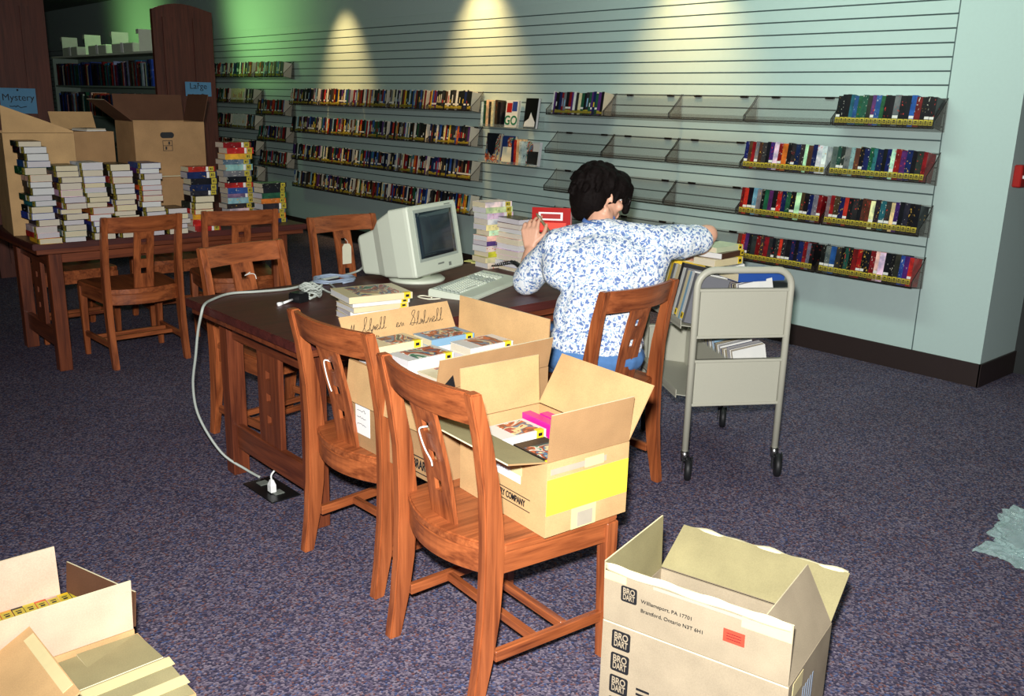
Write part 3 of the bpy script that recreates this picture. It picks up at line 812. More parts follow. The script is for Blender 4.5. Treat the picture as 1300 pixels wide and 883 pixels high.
# detailed books, with cover, page block and spine sticker as parts
def big_book(loc, rot, T, Dp, Hh, col, label, group, sticker=True, front='art', name='paperback', picture=0):
    t = empty(name, loc, 0, label, 'book', group, rot=rot)
    c = .0014
    o = MB().box(0, c, 0, Dp, 0, Hh, 0).box(T-c, T, 0, Dp, 0, Hh, 1).box(c, T-c, 0, .002, 0, Hh, 0).build('cover', ['soft', 'soft' if front == 'cover' else front], t); o.color = srgb(*col)
    MB().box(c, T-c, .0021, Dp-.003, .0015, Hh-.0015).build('page_block', ['pages'], t)
    if picture:
        a, b_ = random.uniform(.05, .2), random.uniform(.6, .95)
        MB().box(T, T+.0005, Dp*.07, Dp*.93, Hh*a, Hh*b_).build('cover_picture', ['pic'], t)
    if sticker:
        MB().box(.0012, T+.0006, -.0009, 0, .008, .034).box(T, T+.0006, 0, .016, .008, .034).box(T*.3, T*.7, -.0013, -.0009, .014, .028, 1).build('spine_sticker', ['yel', 'ink'], t)
    return t
def big_lie(cx, cy, z, ang, T, Dp, Hh, col, label, group, **k):
    t = big_book((0, 0, 0), (0, 0, 0), T, Dp, Hh, col, label, group, **k); lie(t, cx, cy, z, ang, Dp, Hh); return t
# ------------------------------------------------------------------ cartons
def carton(label, loc, rz, W, Dp, H, out, inn, flaps, group=None, t=.005):
    """open carton, origin at the centre of its bottom; flaps: side -> (degrees outward from upright, length, outer, inner)"""
    root = empty('cardboard_carton', loc, rz, label, 'box', group)
    mb = MB(); a, b = W/2, Dp/2
    mb.box(-a, a, -b, b, 0, t, 0)
    for (x0, x1, y0, y1, ax) in ((-a, a, -b, -b+t, 'y-'), (-a, a, b-t, b, 'y+'), (-a, -a+t, -b+t, b-t, 'x-'), (a-t, a, -b+t, b-t, 'x+')):
        mb.box(x0, x1, y0, y1, t, H, 0)
    mb.bm.faces.ensure_lookup_table()
    for f in mb.bm.faces:
        c = f.calc_center_median(); 
        if t < c.z < H-.001 and abs(c.x) < a-t*.9 and abs(c.y) < b-t*.9: f.material_index = 1
    mb.build('body', [out, inn], root)
    fl = {}
    for side, (ang, L, om, im) in flaps.items():
        w = {'-y': W, '+y': W, '-x': Dp, '+x': Dp}[side]/2-.002
        h = {'-y': (0, -b), '+y': (0, b), '-x': (-a, 0), '+x': (a, 0)}[side]
        rzz = {'-y': 0, '+x': 90, '+y': 180, '-x': -90}[side]
        m = MB(); m.box(-w, w, 0, t*.8, .002, L, 0)
        m.bm.faces.ensure_lookup_table()
        for f in m.bm.faces:
            c = f.calc_center_median()
            if c.y > t*.7: f.material_index = 1
            if c.z > L-.0005: f.material_index = 2
        fl[side] = m.build('flap', [om, im, 'torn'], root, loc=(h[0], h[1], H), rot=(R(ang), 0, R(rzz)))
    return root, fl
FACE = {'-y': 0, '+x': 90, '+y': 180, '-x': -90}
def decal(name, root, side, W, Dp, u0, u1, v0, v1, mat, th=.0012, lift=0):
    """thin sheet stuck on an outer side; u from left to right as seen from outside"""
    m = MB(); off = {'-y': Dp/2, '+y': Dp/2, '-x': W/2, '+x': W/2}[side]
    m.box(u0, u1, -off-th-lift, -off-lift, v0, v1)
    return m.build(name, [mat], root, rot=(0, 0, R(FACE[side])))
def side_text(name, s, size, mat, root, side, W, Dp, u, v, bold=False, align='CENTER', lift=.0008, sx=1):
    off = {'-y': Dp/2, '+y': Dp/2, '-x': W/2, '+x': W/2}[side]+lift
    rz = R(FACE[side]); p = Matrix.Rotation(rz, 3, 'Z') @ V((u, -off, v))
    return text(name, s, size, mat, root, p, (R(90), 0, rz), bold, align, sx)
def add_mesh(mb, me, mat4, mi):
    b2 = bmesh.new(); b2.from_mesh(me); b2.transform(mat4)
    vm = {}
    for v in b2.verts: vm[v] = mb.bm.verts.new(v.co)
    for f in b2.faces:
        try: q = mb.bm.faces.new([vm[v] for v in f.verts]); q.material_index = mi
        except ValueError: pass
    b2.free()
def scribble(mb, x0, z0, L, h, y, m=0, slope=.0, n=14, r=.0011):
    pts = []; 
    for i in range(n):
        pts.append((x0+L*i/n+random.uniform(-.3, .3)*L/n, y, z0+slope*L*i/n+random.uniform(0, 1)*h*(1.6 if random.random() < .25 else .7)))
    mb.tube(spline(pts, 3), r, 4, m)

# carton on the foreground chair
ZS = .4525
W1, D1, H1 = .389, .285, .205
B1, F1 = carton('tan open carton with a yellow paper label on a chair seat', (-1.722, 1.666, ZS), R(-4.5), W1, D1, H1, 'tan', 'tan',
    {'-y': (80, .125, 'tan2', 'olive'), '+x': (5, .13, 'tan2', 'tan'), '+y': (31, .165, 'tan', 'tan'), '-x': (4, .15, 'tan', 'tan')}, 'open cartons of books')
decal('yellow_label', B1, '+x', W1, D1, -.141, .141, .06, .158, 'yelp')
decal('paper_tape', B1, '+x', W1, D1, -.055, .03, 0, .0598, 'tape')
decal('grey_tape', B1, '+x', W1, D1, -.035, .018, .004, .045, 'gtape', .0018)
decal('grey_tape', B1, '+x', W1, D1, -.13, .06, .170, .186, 'gtape')
decal('paper_tape', B1, '+x', W1, D1, -.015, .05, .166, .192, 'tape', .0018)
decal('white_label', B1, '-y', W1, D1, -.10, .088, .112, .20, 'white')
m = MB()
for k in range(4): scribble(m, -.085, .185-.018*k, .12, .005, -D1/2-.0022, 0, 0, 18, .0006)
m.build('label_writing', ['blueprint'], B1)
decal('tape_patch', B1, '-y', W1, D1, .045, .092, .135, .196, 'tape', .0016)
side_text('printed_name', 'THE LIBRARY COMPANY', .026, 'ink', B1, '-y', W1, D1, .015, .063, True, sx=.66)
decal('printed_rule', B1, '-y', W1, D1, -.11, .13, .079, .081, 'ink', .0008); decal('printed_rule', B1, '-y', W1, D1, -.11, .13, .045, .047, 'ink', .0008)
def in_box(root, p):
    return root.matrix_basis @ V(p)
def box_stack(root, rz, x, y, n, ang, place, group, cols, zt=None, T=.026, Dp=.106, Hh=.172, z0=.0905, fronts=None):
    z = z0
    for i in range(n):
        p = in_box(root, (x+random.uniform(-.003, .003), y+random.uniform(-.004, .004), z))
        nm = cols[i % len(cols)] if i < n-len(cols) or len(cols) >= n else cols[i-(n-len(cols))]
        pos = 'topmost' if i == n-1 else f'{ordinal(n-1-i)} from the top'
        Ti = T*random.uniform(.85, 1.1)
        big_lie(p.x, p.y, p.z, ang+rz+random.uniform(-.03, .03), Ti, Dp, Hh, PALD[nm], f'{nm} paperback, {pos} in the {place}', group, front='cover', picture=(i == n-1))
        z += Ti+.0004
    return z
GB1 = 'paperbacks in the yellow-labelled carton'; rz1 = R(-4.5)
MB().box(-W1/2+.0055, W1/2-.0055, -D1/2+.0055, D1/2-.0055, .0055, .0900).build('inner_pad', ['tan2'], B1)
z = box_stack(B1, rz1, -.085, -.045, 4, R(0), 'inner pile of the yellow-labelled carton', GB1, ['white', 'cream', 'white', 'white'], fronts='cover')
z2 = box_stack(B1, rz1, .10, -.06, 4, R(-90), 'pile behind the yellow label', GB1, ['cream', 'white', 'yellow', 'black'])
z3 = .0905; 0 and box_stack(B1, rz1, .02, .075, 0, R(-90), 'back pile of the yellow-labelled carton, under the magenta books', GB1, ['white', 'cream'], Dp=.1, Hh=.2)
for i, (yy, nm) in enumerate(((.040, 'front'), (.078, 'back'))):
    p = in_box(B1, (-.16+.035*i, yy+.012, z3+.112)); t = big_book((0, 0, 0), (0, 0, 0), .03, .11, .178, (222, 34, 146), f'magenta paperback standing spine up in the carton, {nm} one of the pair', GB1, sticker=False, front='cover')
    X = V((0, 1, 0)); Y = V((0, 0, -1)); Z = X.cross(Y)
    rt = Matrix.Rotation(rz1, 3, 'Z') @ Matrix((X, Y, Z)).transposed()
    t.rotation_euler = rt.to_euler(); t.location = p+(Matrix.Rotation(rz1, 3, 'Z') @ V((.178 if Z.x < 0 else 0, 0, 0)))

# large carton on the second chair
W2, D2, H2 = .45, .44, .283
B2, F2 = carton('large tan carton of paperbacks with handwriting on its flap, on the chair by the table', (-2.205, 1.71, ZS), 0, W2, D2, H2, 'tan2', 'tan2',
    {'+x': (12, .10, 'tan2', 'tan'), '-x': (30, .135, 'tan', 'tan'), '+y': (2, .15, 'tan2', 'tan'), '-y': (172, .13, 'tan2', 'tan')}, 'open cartons of books')
def cursive(mb, word, x0, z0, size, y, sgn=-1, r=.0009):
    """one pen line per word; sgn -1 writes from +x to -x"""
    x = 0; pts = []
    for ch in word:
        if ch in 'MSEltdhfb':
            h = size*(1.0 if ch not in 'MSE' else 1.15); w = size*(.34 if ch in 'ltdhfb' else .6)
            q = [(0, 0), (.45*w, .55*h), (.55*w, h), (.2*w, .92*h), (.25*w, .4*h), (.5*w, .02*h), (w, .1*h)]
            if ch == 'S': q = [(0, .05*h), (.7*w, .9*h), (.4*w, h), (.2*w, .75*h), (.75*w, .4*h), (.5*w, 0), (.1*w, .15*h), (w, .12*h)]
            if ch == 'M': q = [(0, 0), (.15*w, h), (.45*w, .1*h), (.75*w, h), (.9*w, 0), (1.05*w, .08*h)]
        elif ch in 'oeac': h = size*.42; w = size*.36; q = [(0, .1*h), (.7*w, .85*h), (.35*w, h), (.1*w, .45*h), (.45*w, 0), (w, .3*h)]
        else: h = size*.42; w = size*(.5 if ch in 'nw' else .28); q = [(0, 0), (.35*w, h), (.55*w, .05*h), (.8*w, .8*h), (w, .08*h)]
        pts += [(x+a, b_) for a, b_ in q]; x += w*1.02
    P3 = [(x0+sgn*(a+.42*b_), y, z0+b_) for a, b_ in pts]
    mb.tube(spline(P3, 3), r, 4)
for wd, xx, zz_, sz in (('M', .195, .075, .026), ('Eliott', .150, .075, .040), ('on', .02, .072, .036), ('Stilwell', -.035, .07, .044), ('frn', .13, .045, .03)):
    m = MB(); cursive(m, wd, xx, zz_, sz, .0046); m.build('handwriting', ['ink'], F2['-x'])
m = MB(); m.prism([(-.205, .005), (-.15, .005), (-.165, .045)], lambda x, z: (x, -.001, z), lambda x, z: (x, 0, z)); m.build('printed_triangle', ['ink'], F2['+x'])
m = MB()
for k in range(2): scribble(m, -.14, .05-.02*k, .16, .006, -.0006, 0, 0, 24, .0008)
m.build('printed_line', ['ink'], F2['+x'])
decal('paper_label', B2, '-y', W2, D2, -.21, -.11, .155, .26, 'white', .0012, .006) if False else None
t2 = decal('shipping_label', B2, '-y', W2, D2, -.195, -.115, .045, .145, 'white', .0015)
m = MB(); 
for k in range(3): scribble(m, -.185, .12-.022*k, .055, .007, -D2/2-.0022, 0, 0, 12, .0007)
m.build('label_writing', ['ink'], B2)
side_text('printed_name', 'THE LIBRARY', .040, 'ink', B2, '-y', W2, D2, .12, .04, True, sx=.62)
decal('printed_rule', B2, '-y', W2, D2, .01, .22, .063, .066, 'ink', .0008); decal('printed_rule', B2, '-y', W2, D2, .01, .22, .013, .016, 'ink', .0008)
GB2 = 'paperbacks in the large carton'
MB().box(-W2/2+.0055, W2/2-.0055, -D2/2+.0055, D2/2-.0055, .0055, .236).build('inner_pad', ['tan2'], B2)
box_stack(B2, 0, -.145, -.12, 4, R(0), 'inner near pile of the large carton', GB2, ['cream', 'purple', 'white', 'cream', 'blue'], z0=.2365)
box_stack(B2, 0, -.13, .085, 4, R(0), 'tall pile of the large carton', GB2, ['white', 'white', 'white', 'pale blue'], z0=.2365)
box_stack(B2, 0, .015, -.115, 4, R(0), 'middle near pile of the large carton', GB2, ['white', 'cream', 'white', 'white'], z0=.2365)
box_stack(B2, 0, .04, .10, 4, R(0), 'middle rear pile of the large carton', GB2, ['white', 'white', 'cream', 'white'], z0=.2365)
box_stack(B2, 0, .158, .10, 4, R(0), 'outer rear pile of the large carton', GB2, ['white', 'cream', 'white', 'white'], z0=.2365)
box_stack(B2, 0, .155, -.11, 3, R(0), 'outer near pile of the large carton', GB2, ['white', 'cream'], z0=.2365)

# Brodart carton on the floor, right
W3, D3, H3 = .462, .32, .315
B3, F3 = carton('empty grey-beige carton with black square logos on the carpet beside the chair legs', (-1.148, 1.728, 0), R(13.8), W3, D3, H3, 'grey_c', 'grey_c',
    {'-y': (3, .155, 'grey_c', 'olive'), '-x': (2, .155, 'grey_c', 'olive'), '+x': (-28, .155, 'grey_c', 'olive'), '+y': (62, .155, 'grey_c', 'olive')}, 'open cartons of books')
def logo(parent, u, v, s, off, name='printed_logo', rot=None):
    mb = MB(); r = .12*s; q = []
    for cx, cz, a0 in ((s/2-r, s/2-r, 0), (-s/2+r, s/2-r, 90), (-s/2+r, -s/2+r, 180), (s/2-r, -s/2+r, 270)):
        for k in range(5): a = R(a0+k*22.5); q.append((cx+r*math.cos(a), cz+r*math.sin(a)))
    mb.prism(q, lambda x, z: (u+x, off, v+z), lambda x, z: (u+x, off-.0006, v+z))
    for word, dz in (('BRO', .2), ('DART', -.2)):
        me = text_mesh(word, s*.46, .0004, True)
        wd = max(p.co.x for p in me.vertices)-min(p.co.x for p in me.vertices)
        add_mesh(mb, me, Matrix.Translation((u, off-.0008, v+dz*s)) @ Matrix.Rotation(R(90), 4, 'X') @ Matrix.Diagonal((.74*s/wd, 1.1, 1, 1)), 1)
    return mb.build(name, ['ink', 'grey_c'], parent)
for k in range(4): logo(B3, -W3/2+.052, H3-.042-.062*k, .05, -D3/2)
decal('fold_highlight', B3, '-y', W3, D3, -W3/2+.002, W3/2-.002, H3-.003, H3, 'torn', .001)  # pale strip paints the highlight along the rim crease
f = F3['-y']; logo(f, -W3/2+.068, .09, .042, 0)
text('printed_line', 'Williamsport, PA 17701', .0135, 'ink', f, (-W3/2+.10, -.0006, .085), (R(90), 0, 0), False, 'LEFT')
text('printed_line', 'Brantford, Ontario N3T 6H1', .0135, 'ink', f, (-W3/2+.10, -.0006, .060), (R(90), 0, 0), False, 'LEFT')
MB().box(.075, .125, -.0016, 0, .06, .092).build('red_sticker', ['red'], f)
m = MB()
for k in range(3): m.box(.083, .117, -.0022, -.0016, .068+.007*k, .0695+.007*k)
m.build('sticker_print', ['ink'], f)
MB().box(-W3/2+.002, -W3/2+.06, -.0012, 0, .115, .154).build('tape', ['tape'], f); MB().box(.115, W3/2-.003, -.0012, 0, .110, .154).build('tape', ['tape'], f)
m = MB(); m.sheet(lambda u, v: (-W3/2+.004+u*(W3-.012), -.0014-.004*math.sin(u*9)**2*(1-v), .138+.020*v+.003*math.sin(u*23)*v), 30, 3, -.0012); m.build('torn_tape_edge', ['torn'], f)
MB().box(-.10, .16, -.0022, -.0008, .128, .136).build('grey_tape', ['gtape'], f)
m = MB(); m.sheet(lambda u, v: (-W3/2+.006+u*(W3-.014), .0034+.003*v*math.sin(u*17), .146+.014*v+.003*math.sin(u*31)*v), 30, 2, .0012); m.build('torn_tape_edge', ['torn'], F3['+y'])
decal('printed_line', B3, '-y', W3, D3, -W3/2+.10, -W3/2+.135, H3-.158, H3-.152, 'ink', .0008)
decal('printed_line', B3, '-y', W3, D3, -W3/2+.10, -W3/2+.15, H3-.172, H3-.166, 'ink', .0008)
m = MB()
for k in range(5): m.box(D3*.02+.018*k-.05, D3*.02+.018*k-.043, -W3/2-.0008, -W3/2, .16, .25)
m.build('blue_print_mark', ['cableb'], B3, rot=(0, 0, R(90)))
decal('tape', B3, '+x', W3, D3, -.13, -.06, H3-.05, H3-.008, 'tape')

# cartons at the left front
W4, D4, H4 = .27, .44, .30
B4, F4 = carton('open tan carton of yellow-stickered books beside the carton with taped flaps', (-2.165, .415, 0), 0, W4, D4, H4, 'tan', 'tan',
    {'+x': (6, .135, 'pink', 'pink'), '-x': (3, .135, 'pink', 'pink'), '+y': (8, .09, 'dk_c', 'dk_c')}, 'open cartons of books')
for v in F4['-x'].data.vertices:      # this flap is cut shorter at the end towards the dark flap
    if v.co.x < -.1: v.co.x += .085
F4['+y'].location = (.0, .188, H4); F4['+y'].rotation_euler = (R(6), 0, R(180+17))
GB4 = 'paperbacks in the left front carton'
for i in range(14):
    nm = ['white', 'green', 'yellow', 'cream', 'orange', 'yellow', 'black', 'yellow', 'red', 'yellow', 'navy', 'cream', 'yellow', 'brown'][i]
    o = new_book(PB[0], PALD[nm]); s = .98
    # standing on the fore-edge with spines up
    X = V((0, -1, 0)); Y = V((0, 0, -1)); Z = X.cross(Y)
    o.rotation_euler = Matrix((X, Y, Z)).transposed().to_euler()
    o.scale = (s, 1.05, 1.0)
    o.location = (-2.204-.172/2*(1 if Z.x > 0 else -1), .615-.0262*i, .006+.1113+.192)
    tag(o, f'{nm} paperback, spine up, {ordinal(i)} from the dark flap of its carton', 'book', GB4)
MB().box(-W4/2+.0055, W4/2-.0055, -D4/2+.0055, D4/2-.0055, .0055, .197).build('inner_pad', ['tan2'], B4)
W5, D5, H5 = .31, .44, .292
B5, F5 = carton('tan carton with taped closed flaps in front of the carton of yellow-stickered books', (-1.860, .425, 0), R(2), W5, D5, H5, 'tan', 'olive',
    {'+x': (-84, .15, 'olive', 'olive'), '-x': (-86, .15, 'olive', 'olive'), '+y': (-88, .14, 'olive', 'olive'), '-y': (-62, .24, 'tan', 'tan2')}, 'open cartons of books')
for zz in (.04, .115): MB().box(-.22, .225, -.0014, 0, zz, zz+.03).build('tape', ['tape'], F5['+x'])
MB().box(-.12, .12, -.0014, 0, .215, .238).build('tape', ['tape'], F5['-y'])

# cartons on the rear table
B6, F6 = carton('brown carton with an oval handle hole standing on the small carton of the rear table', (-5.905, 2.285, 1.036), 0, .31, .44, .325, 'tan2', 'tan2',
    {'+y': (14, .17, 'dk_c', 'dk_c'), '-x': (8, .16, 'dk_c', 'dk_c'), '-y': (52, .2, 'dk_c', 'dk_c')}, 'cartons on the rear table')
m = MB(); q = []
for k in range(24):
    a = 2*math.pi*k/24; q.append((.025*(1 if math.cos(a) > 0 else -1)+.018*math.cos(a), .018*math.sin(a)))
m.prism(q, lambda x, z: (.1555, x-.02, .245+z), lambda x, z: (.1562, x-.02, .245+z)); m.build('handle_hole_dark', ['ink'], B6)  # flat black oval paints the dark inside of the hole
m = MB()
for (x0, x1, z0, z1) in ((-.05, .01, .21, .213), (-.05, .01, .18, .183), (-.05, .01, .15, .153), (-.05, -.047, .15, .213), (.007, .01, .15, .213), (-.035, -.025, .158, .176), (-.015, -.005, .188, .206)):
    m.box(.155, .1558, x0, x1, z0, z1)
m.build('printed_mark', ['ink'], B6)
B7, F7 = carton('small brown carton under the handle-hole carton on the rear table', (-5.885, 2.29, .7405), 0, .33, .42, .2945, 'tan2', 'tan2',
    {'+x': (86, .12, 'tan2', 'tan2')}, 'cartons on the rear table')
B8, F8 = carton('dim brown carton behind the white-edged stacks, beside the handle-hole carton', (-6.0, 1.85, .7405), 0, .30, .26, .56, 'tan2', 'tan2',
    {'-x': (30, .12, 'tan', 'tan')}, 'cartons on the rear table')
t = empty('flat_white_book', (-5.98, 1.88, 1.301), R(10), 'pale flat booklet lying in the top of the dim brown carton', 'book')
MB().box(-.09, .09, -.06, .06, 0, .004).box(-.088, .088, -.058, .058, .004, .014, 1).build('booklet', ['white', 'pages'], t)
t.location.z = 1.301
MB().box(-.14, .14, -.125, .125, -.006, -.0005).build('top_sheet', ['tan2'], B8, loc=(0, 0, .5595)) 
B9, F9 = carton('large tan carton with a slanting flap behind the tallest book stack', (-5.86, 1.53, .7405), R(-6), .42, .36, .56, 'tan', 'tan2',
    {'+x': (8, .15, 'tan', 'tan'), '-y': (60, .17, 'tan', 'tan')}, 'cartons on the rear table')
for v in F9['+x'].data.vertices:
    if v.co.z > .1 and v.co.x > 0: v.co.z = .012
# ------------------------------------------------------------------ computer terminal on the centre table
TZ = .7402
mrot = math.atan2(.37, .93)           # screen faces this way
mon = empty('crt_monitor', (-3.237, 2.47, TZ), mrot, 'boxy putty-coloured computer monitor with a dark screen on the centre table', 'monitor')
# local: +x towards the viewer of the screen, y to the left of the screen
tl = R(10); MR = Matrix.Translation((0, 0, .05)) @ Matrix.Rotation(-tl, 4, 'Y')
def mp(x, y, z): return MR @ V((x, y, z))
def ring(x, hw, z0, z1, r=.012, zc=0):
    q = []
    for cy, cz, a0 in ((hw-r, z1-r, 0), (-hw+r, z1-r, 90), (-hw+r, z0+r, 180), (hw-r, z0+r, 270)):
        for k in range(4): a = R(a0+k*30); q.append(mp(x, cy+r*math.cos(a), cz+r*math.sin(a)))
    return q
MW, MH = .205, .305
mb = MB()
mb.loft([ring(-.105, MW-.012, .004, MH-.004), ring(-.02, MW, 0, MH), ring(-.006, MW, 0, MH), ring(0, MW-.006, .006, MH-.006)], 0, False)
mb.build('bezel', ['beige'], mon)
mb = MB()
mb.loft([ring(-.35, .105, .04, .195), ring(-.335, .115, .03, .205), ring(-.24, .135, .02, .225), ring(-.19, .165, .012, .265), ring(-.1055, MW-.014, .006, MH-.008)], 0, False)
mb.build('rear_housing', ['beige'], mon)
mb = MB()   # curved glass in a sunken frame
def scr(u, v):
    y = (u-.5)*.30; z = .075+v*.198; return mp(.0012+.006*(1-(2*u-1)**2)*(1-.5*(2*v-1)**2), y, z)
mb.sheet(scr, 10, 8, .002); mb.build('screen', ['screen'], mon)
mb = MB()
for (y0, y1, z0, z1) in ((-.163, -.15, .062, .287), (.15, .163, .062, .287), (-.15, .15, .062, .0749), (-.15, .15, .2735, .287)):
    p = [(y0, z0), (y1, z0), (y1, z1), (y0, z1)]
    mb.prism(p, lambda y, z: mp(.0002, y, z), lambda y, z: mp(.0025, y, z))
mb.build('screen_surround', ['keyg'], mon)
mb = MB()
for (y0, y1, z0, z1) in ((-.02, .03, .034, .041), (.07, .09, .018, .034)): 
    mb.prism([(y0, z0), (y1, z0), (y1, z1), (y0, z1)], lambda y, z: mp(.0002, y, z), lambda y, z: mp(.002, y, z))
mb.build('badge', ['bez'], mon)
mb = MB(); mb.prism([(.10, .290), (.15, .290), (.15, .295), (.10, .295)], lambda y, z: mp(.0002, y, z), lambda y, z: mp(.0016, y, z)); mb.build('brand_plate', ['bez'], mon)
MB().lathe([(.001, 0), (.125, 0), (.128, .008), (.115, .018), (.001, .02)], (-.13, 0, 0), 32).lathe([(.06, .019), (.07, .03), (.085, .047), (.001, .05)], (-.13, 0, 0), 24).build('swivel_base', ['beige'], mon)

kb = empty('keyboard', (-3.035, 2.515, TZ), R(114-90), 'pale computer keyboard lying in front of the monitor', 'keyboard')
# local y along the length, +x towards the typist
L2 = .255; Wk = .105
def kz(x): return .030-.10*(x+Wk)
mb = MB(); mb.prism([(-Wk, 0), (Wk, 0), (Wk, .012), (Wk-.01, .017), (-Wk+.008, .034), (-Wk, .030)], lambda x, z: (x, -L2, z), lambda x, z: (x, L2, z)); mb.build('case', ['beige'], kb, .003, 2)
ks = []
def key(mb, y, row, w=.0175, m=0):
    x = -Wk+.030+row*.0195; z = .034-.0945*(x+Wk-.008)
    mb.loft([[(x-.0085, y, z-.002), (x+.0085, y, z-.003), (x+.0085, y+w, z-.003), (x-.0085, y+w, z-.002)],
             [(x-.006, y+.0025, z+.007), (x+.006, y+.0025, z+.006), (x+.006, y+w-.0025, z+.006), (x-.006, y+w-.0025, z+.007)]], m, False)
ka, kc, kd = MB(), MB(), MB()
for row in range(6):
    n = 15; y = -L2+.012
    for k in range(n):
        if row == 5 and k == 4: key(ka, y, row, .0185*6); y += .0191*6; continue
        if row == 5 and 4 < k < 10: continue
        key(ka, y, row, .0185, 1 if (k in (0, n-1) or row == 0) else 0); y += .0191
    y = -L2+.012+.0191*15+.012
    for k in range(3):
        if row != 3: key(kc, y, row, .0185, 1)
        y += .0191
    y += .012
    for k in range(4): key(kd, y, row, .0185, 0 if k < 3 else 1); y += .0191
for m_, nm in ((ka, 'main_keypad'), (kc, 'cursor_keypad'), (kd, 'number_keypad')): m_.build(nm, ['beige2', 'keyg'], kb)

# paperbacks beside the carton on the centre table
GT = 'paperbacks stacked beside the keyboard'
ang = R(-12)
zz = TZ
for i, (nm, T, dx, dy, a, lab) in enumerate((('cream', .021, 0, 0, -9, 'bottom'), ('white', .018, -.006, .004, -14, 'fourth from the top'), ('cream', .018, .006, -.002, -8, 'third from the top'), ('white', .017, .002, .008, -13, 'second from the top'), ('cream', .024, -.004, .0, -12, 'topmost'))):
    big_lie(-2.86+dx, 1.855+dy, zz, R(a+2), T, .15 if i < 4 else .19, .225 if i < 4 else .25, PALD[nm], f'{nm} paperback with yellow sticker, {lab} in the stack before the monitor', GT, front='cover', picture=(i == 4))
    zz += T+.0004

# sticky notes
for i, (x, y, a) in enumerate(((-3.60, 2.932, 20), (-3.545, 2.93, 35))):
    o = MB().box(-.025, .025, -.025, .025, 0, .003).build('sticky_note', ['postit'], None, loc=(x, y, TZ+.0002), rot=(0, 0, R(a)))
    tag(o, f'pale yellow sticky note on the table behind the monitor, {["touching the monitor shadow", "beside the book stack"][i]}', 'note', 'sticky notes')

# cables
o = MB().tube(spline([(-3.545, 2.27, .80), (-3.62, 2.28, .757), (-3.60, 2.19, .747), (-3.55, 2.02, .747), (-3.47, 1.851, .747), (-3.485, 1.715, .747), (-3.515, 1.597, .747), (-3.44, 1.483, .747), (-3.38, 1.428, .744), (-3.364, 1.408, .715), (-3.400, 1.405, .639), (-3.437, 1.405, .536), (-3.498, 1.41, .39), (-3.505, 1.43, .25), (-3.45, 1.49, .10), (-3.38, 1.56, .03), (-3.312, 1.589, .009)], 6), .0055, 8).build('power_cable', ['cable'])
tag(o, 'long grey cable running over the table end down to the floor outlet', 'cable')
pts = []
for k in range(64):
    a = 2*math.pi*k/20; rr = .085+.006*math.sin(k*.9); pts.append((-3.53+rr*math.cos(a)*.9, 2.09+rr*math.sin(a)*1.1, TZ+.005+.0035*(k/16)+.002*math.sin(k*1.7)))
o = MB().tube(pts, .0045, 6).build('coiled_cable', ['cableb'])
tag(o, 'loose coil of bluish grey cable behind the monitor', 'cable')
t = empty('cord_bundle', (-3.27, 1.83, TZ), R(20), 'tied bundle of pale cord with a black power adapter on the table', 'cable')
pts = []
for k in range(90):
    a = 2*math.pi*k/13; tilt = .5*math.sin(k*.37); rr = .04+.008*math.sin(k*1.3)
    pts.append((rr*math.cos(a), rr*math.sin(a)*math.cos(tilt), .0335+.021*math.sin(a*.5+k*.11)+.006*math.sin(k*2.1)))
MB().tube(spline(pts, 2), .0042, 6).build('cord', ['cable'], t)
MB().tube(spline([(.035, .03, .04), (.03, .09, .012), (.0, .16, .005), (-.1, .25, .005), (-.2, .30, .012)], 5), .0042, 6).build('lead', ['cable'], t)
MB().box(-.032, .032, -.10, -.045, 0, .038).build('power_adapter', ['black'], t, .005, 2)
MB().tube([(-.01, -.10, .012), (-.012, -.155, .006)], .005, 8).tube([(-.012, -.155, .006), (-.013, -.18, .006)], .008, 8).build('cord_plug', ['white'], t)
o = MB().tube(spline([(-2.95, 2.245, TZ+.004), (-2.97, 2.20, TZ+.004), (-3.03, 2.19, TZ+.004), (-3.04, 2.22, TZ+.004), (-2.99, 2.23, TZ+.0055), (-2.965, 2.21, TZ+.0095)], 4), .0028, 6).build('rubber_band', ['manila'])
tag(o, 'pale loop of cord lying at the near end of the keyboard', 'cord')

# floor outlet
t = empty('floor_outlet', (-3.185, 1.575, 0), R(1), 'black floor outlet plate under the end of the centre table', 'outlet')
MB().box(-.122, .122, -.064, .064, 0, .006).build('plate', ['black'], t, .002)
MB().box(-.09, -.05, -.02, .02, .006, .009).box(.03, .07, -.02, .02, .006, .009).build('sockets', ['bez'], t)
t = empty('white_plug', (-3.15, 1.56, .0092), 0, 'white plug standing in the floor outlet', 'plug')
MB().loft([[(-.016, -.012, 0), (.016, -.012, 0), (.016, .012, 0), (-.016, .012, 0)], [(-.016, -.012, .03), (.016, -.012, .03), (.016, .012, .03), (-.016, .012, .03)], [(-.007, -.006, .052), (.007, -.006, .052), (.007, .006, .052), (-.007, .006, .052)]], 0, False).build('plug_body', ['white'], t, .002)
MB().tube(spline([(0, 0, .05), (-.002, .004, .075), (-.005, .055, .11), (.06, .062, .15), (.2, .062, .155), (.33, .062, .16)], 5), .004, 6).build('cord', ['white'], t)

# ------------------------------------------------------------------ book cart
ca = V((.534, .845, 0)); cb = V((-.845, .534, 0))
cart = empty('book_cart', (-2.2155, 2.98, 0), math.atan2(ca.y, ca.x), 'putty-coloured steel book cart on casters beside the seated person', 'cart')
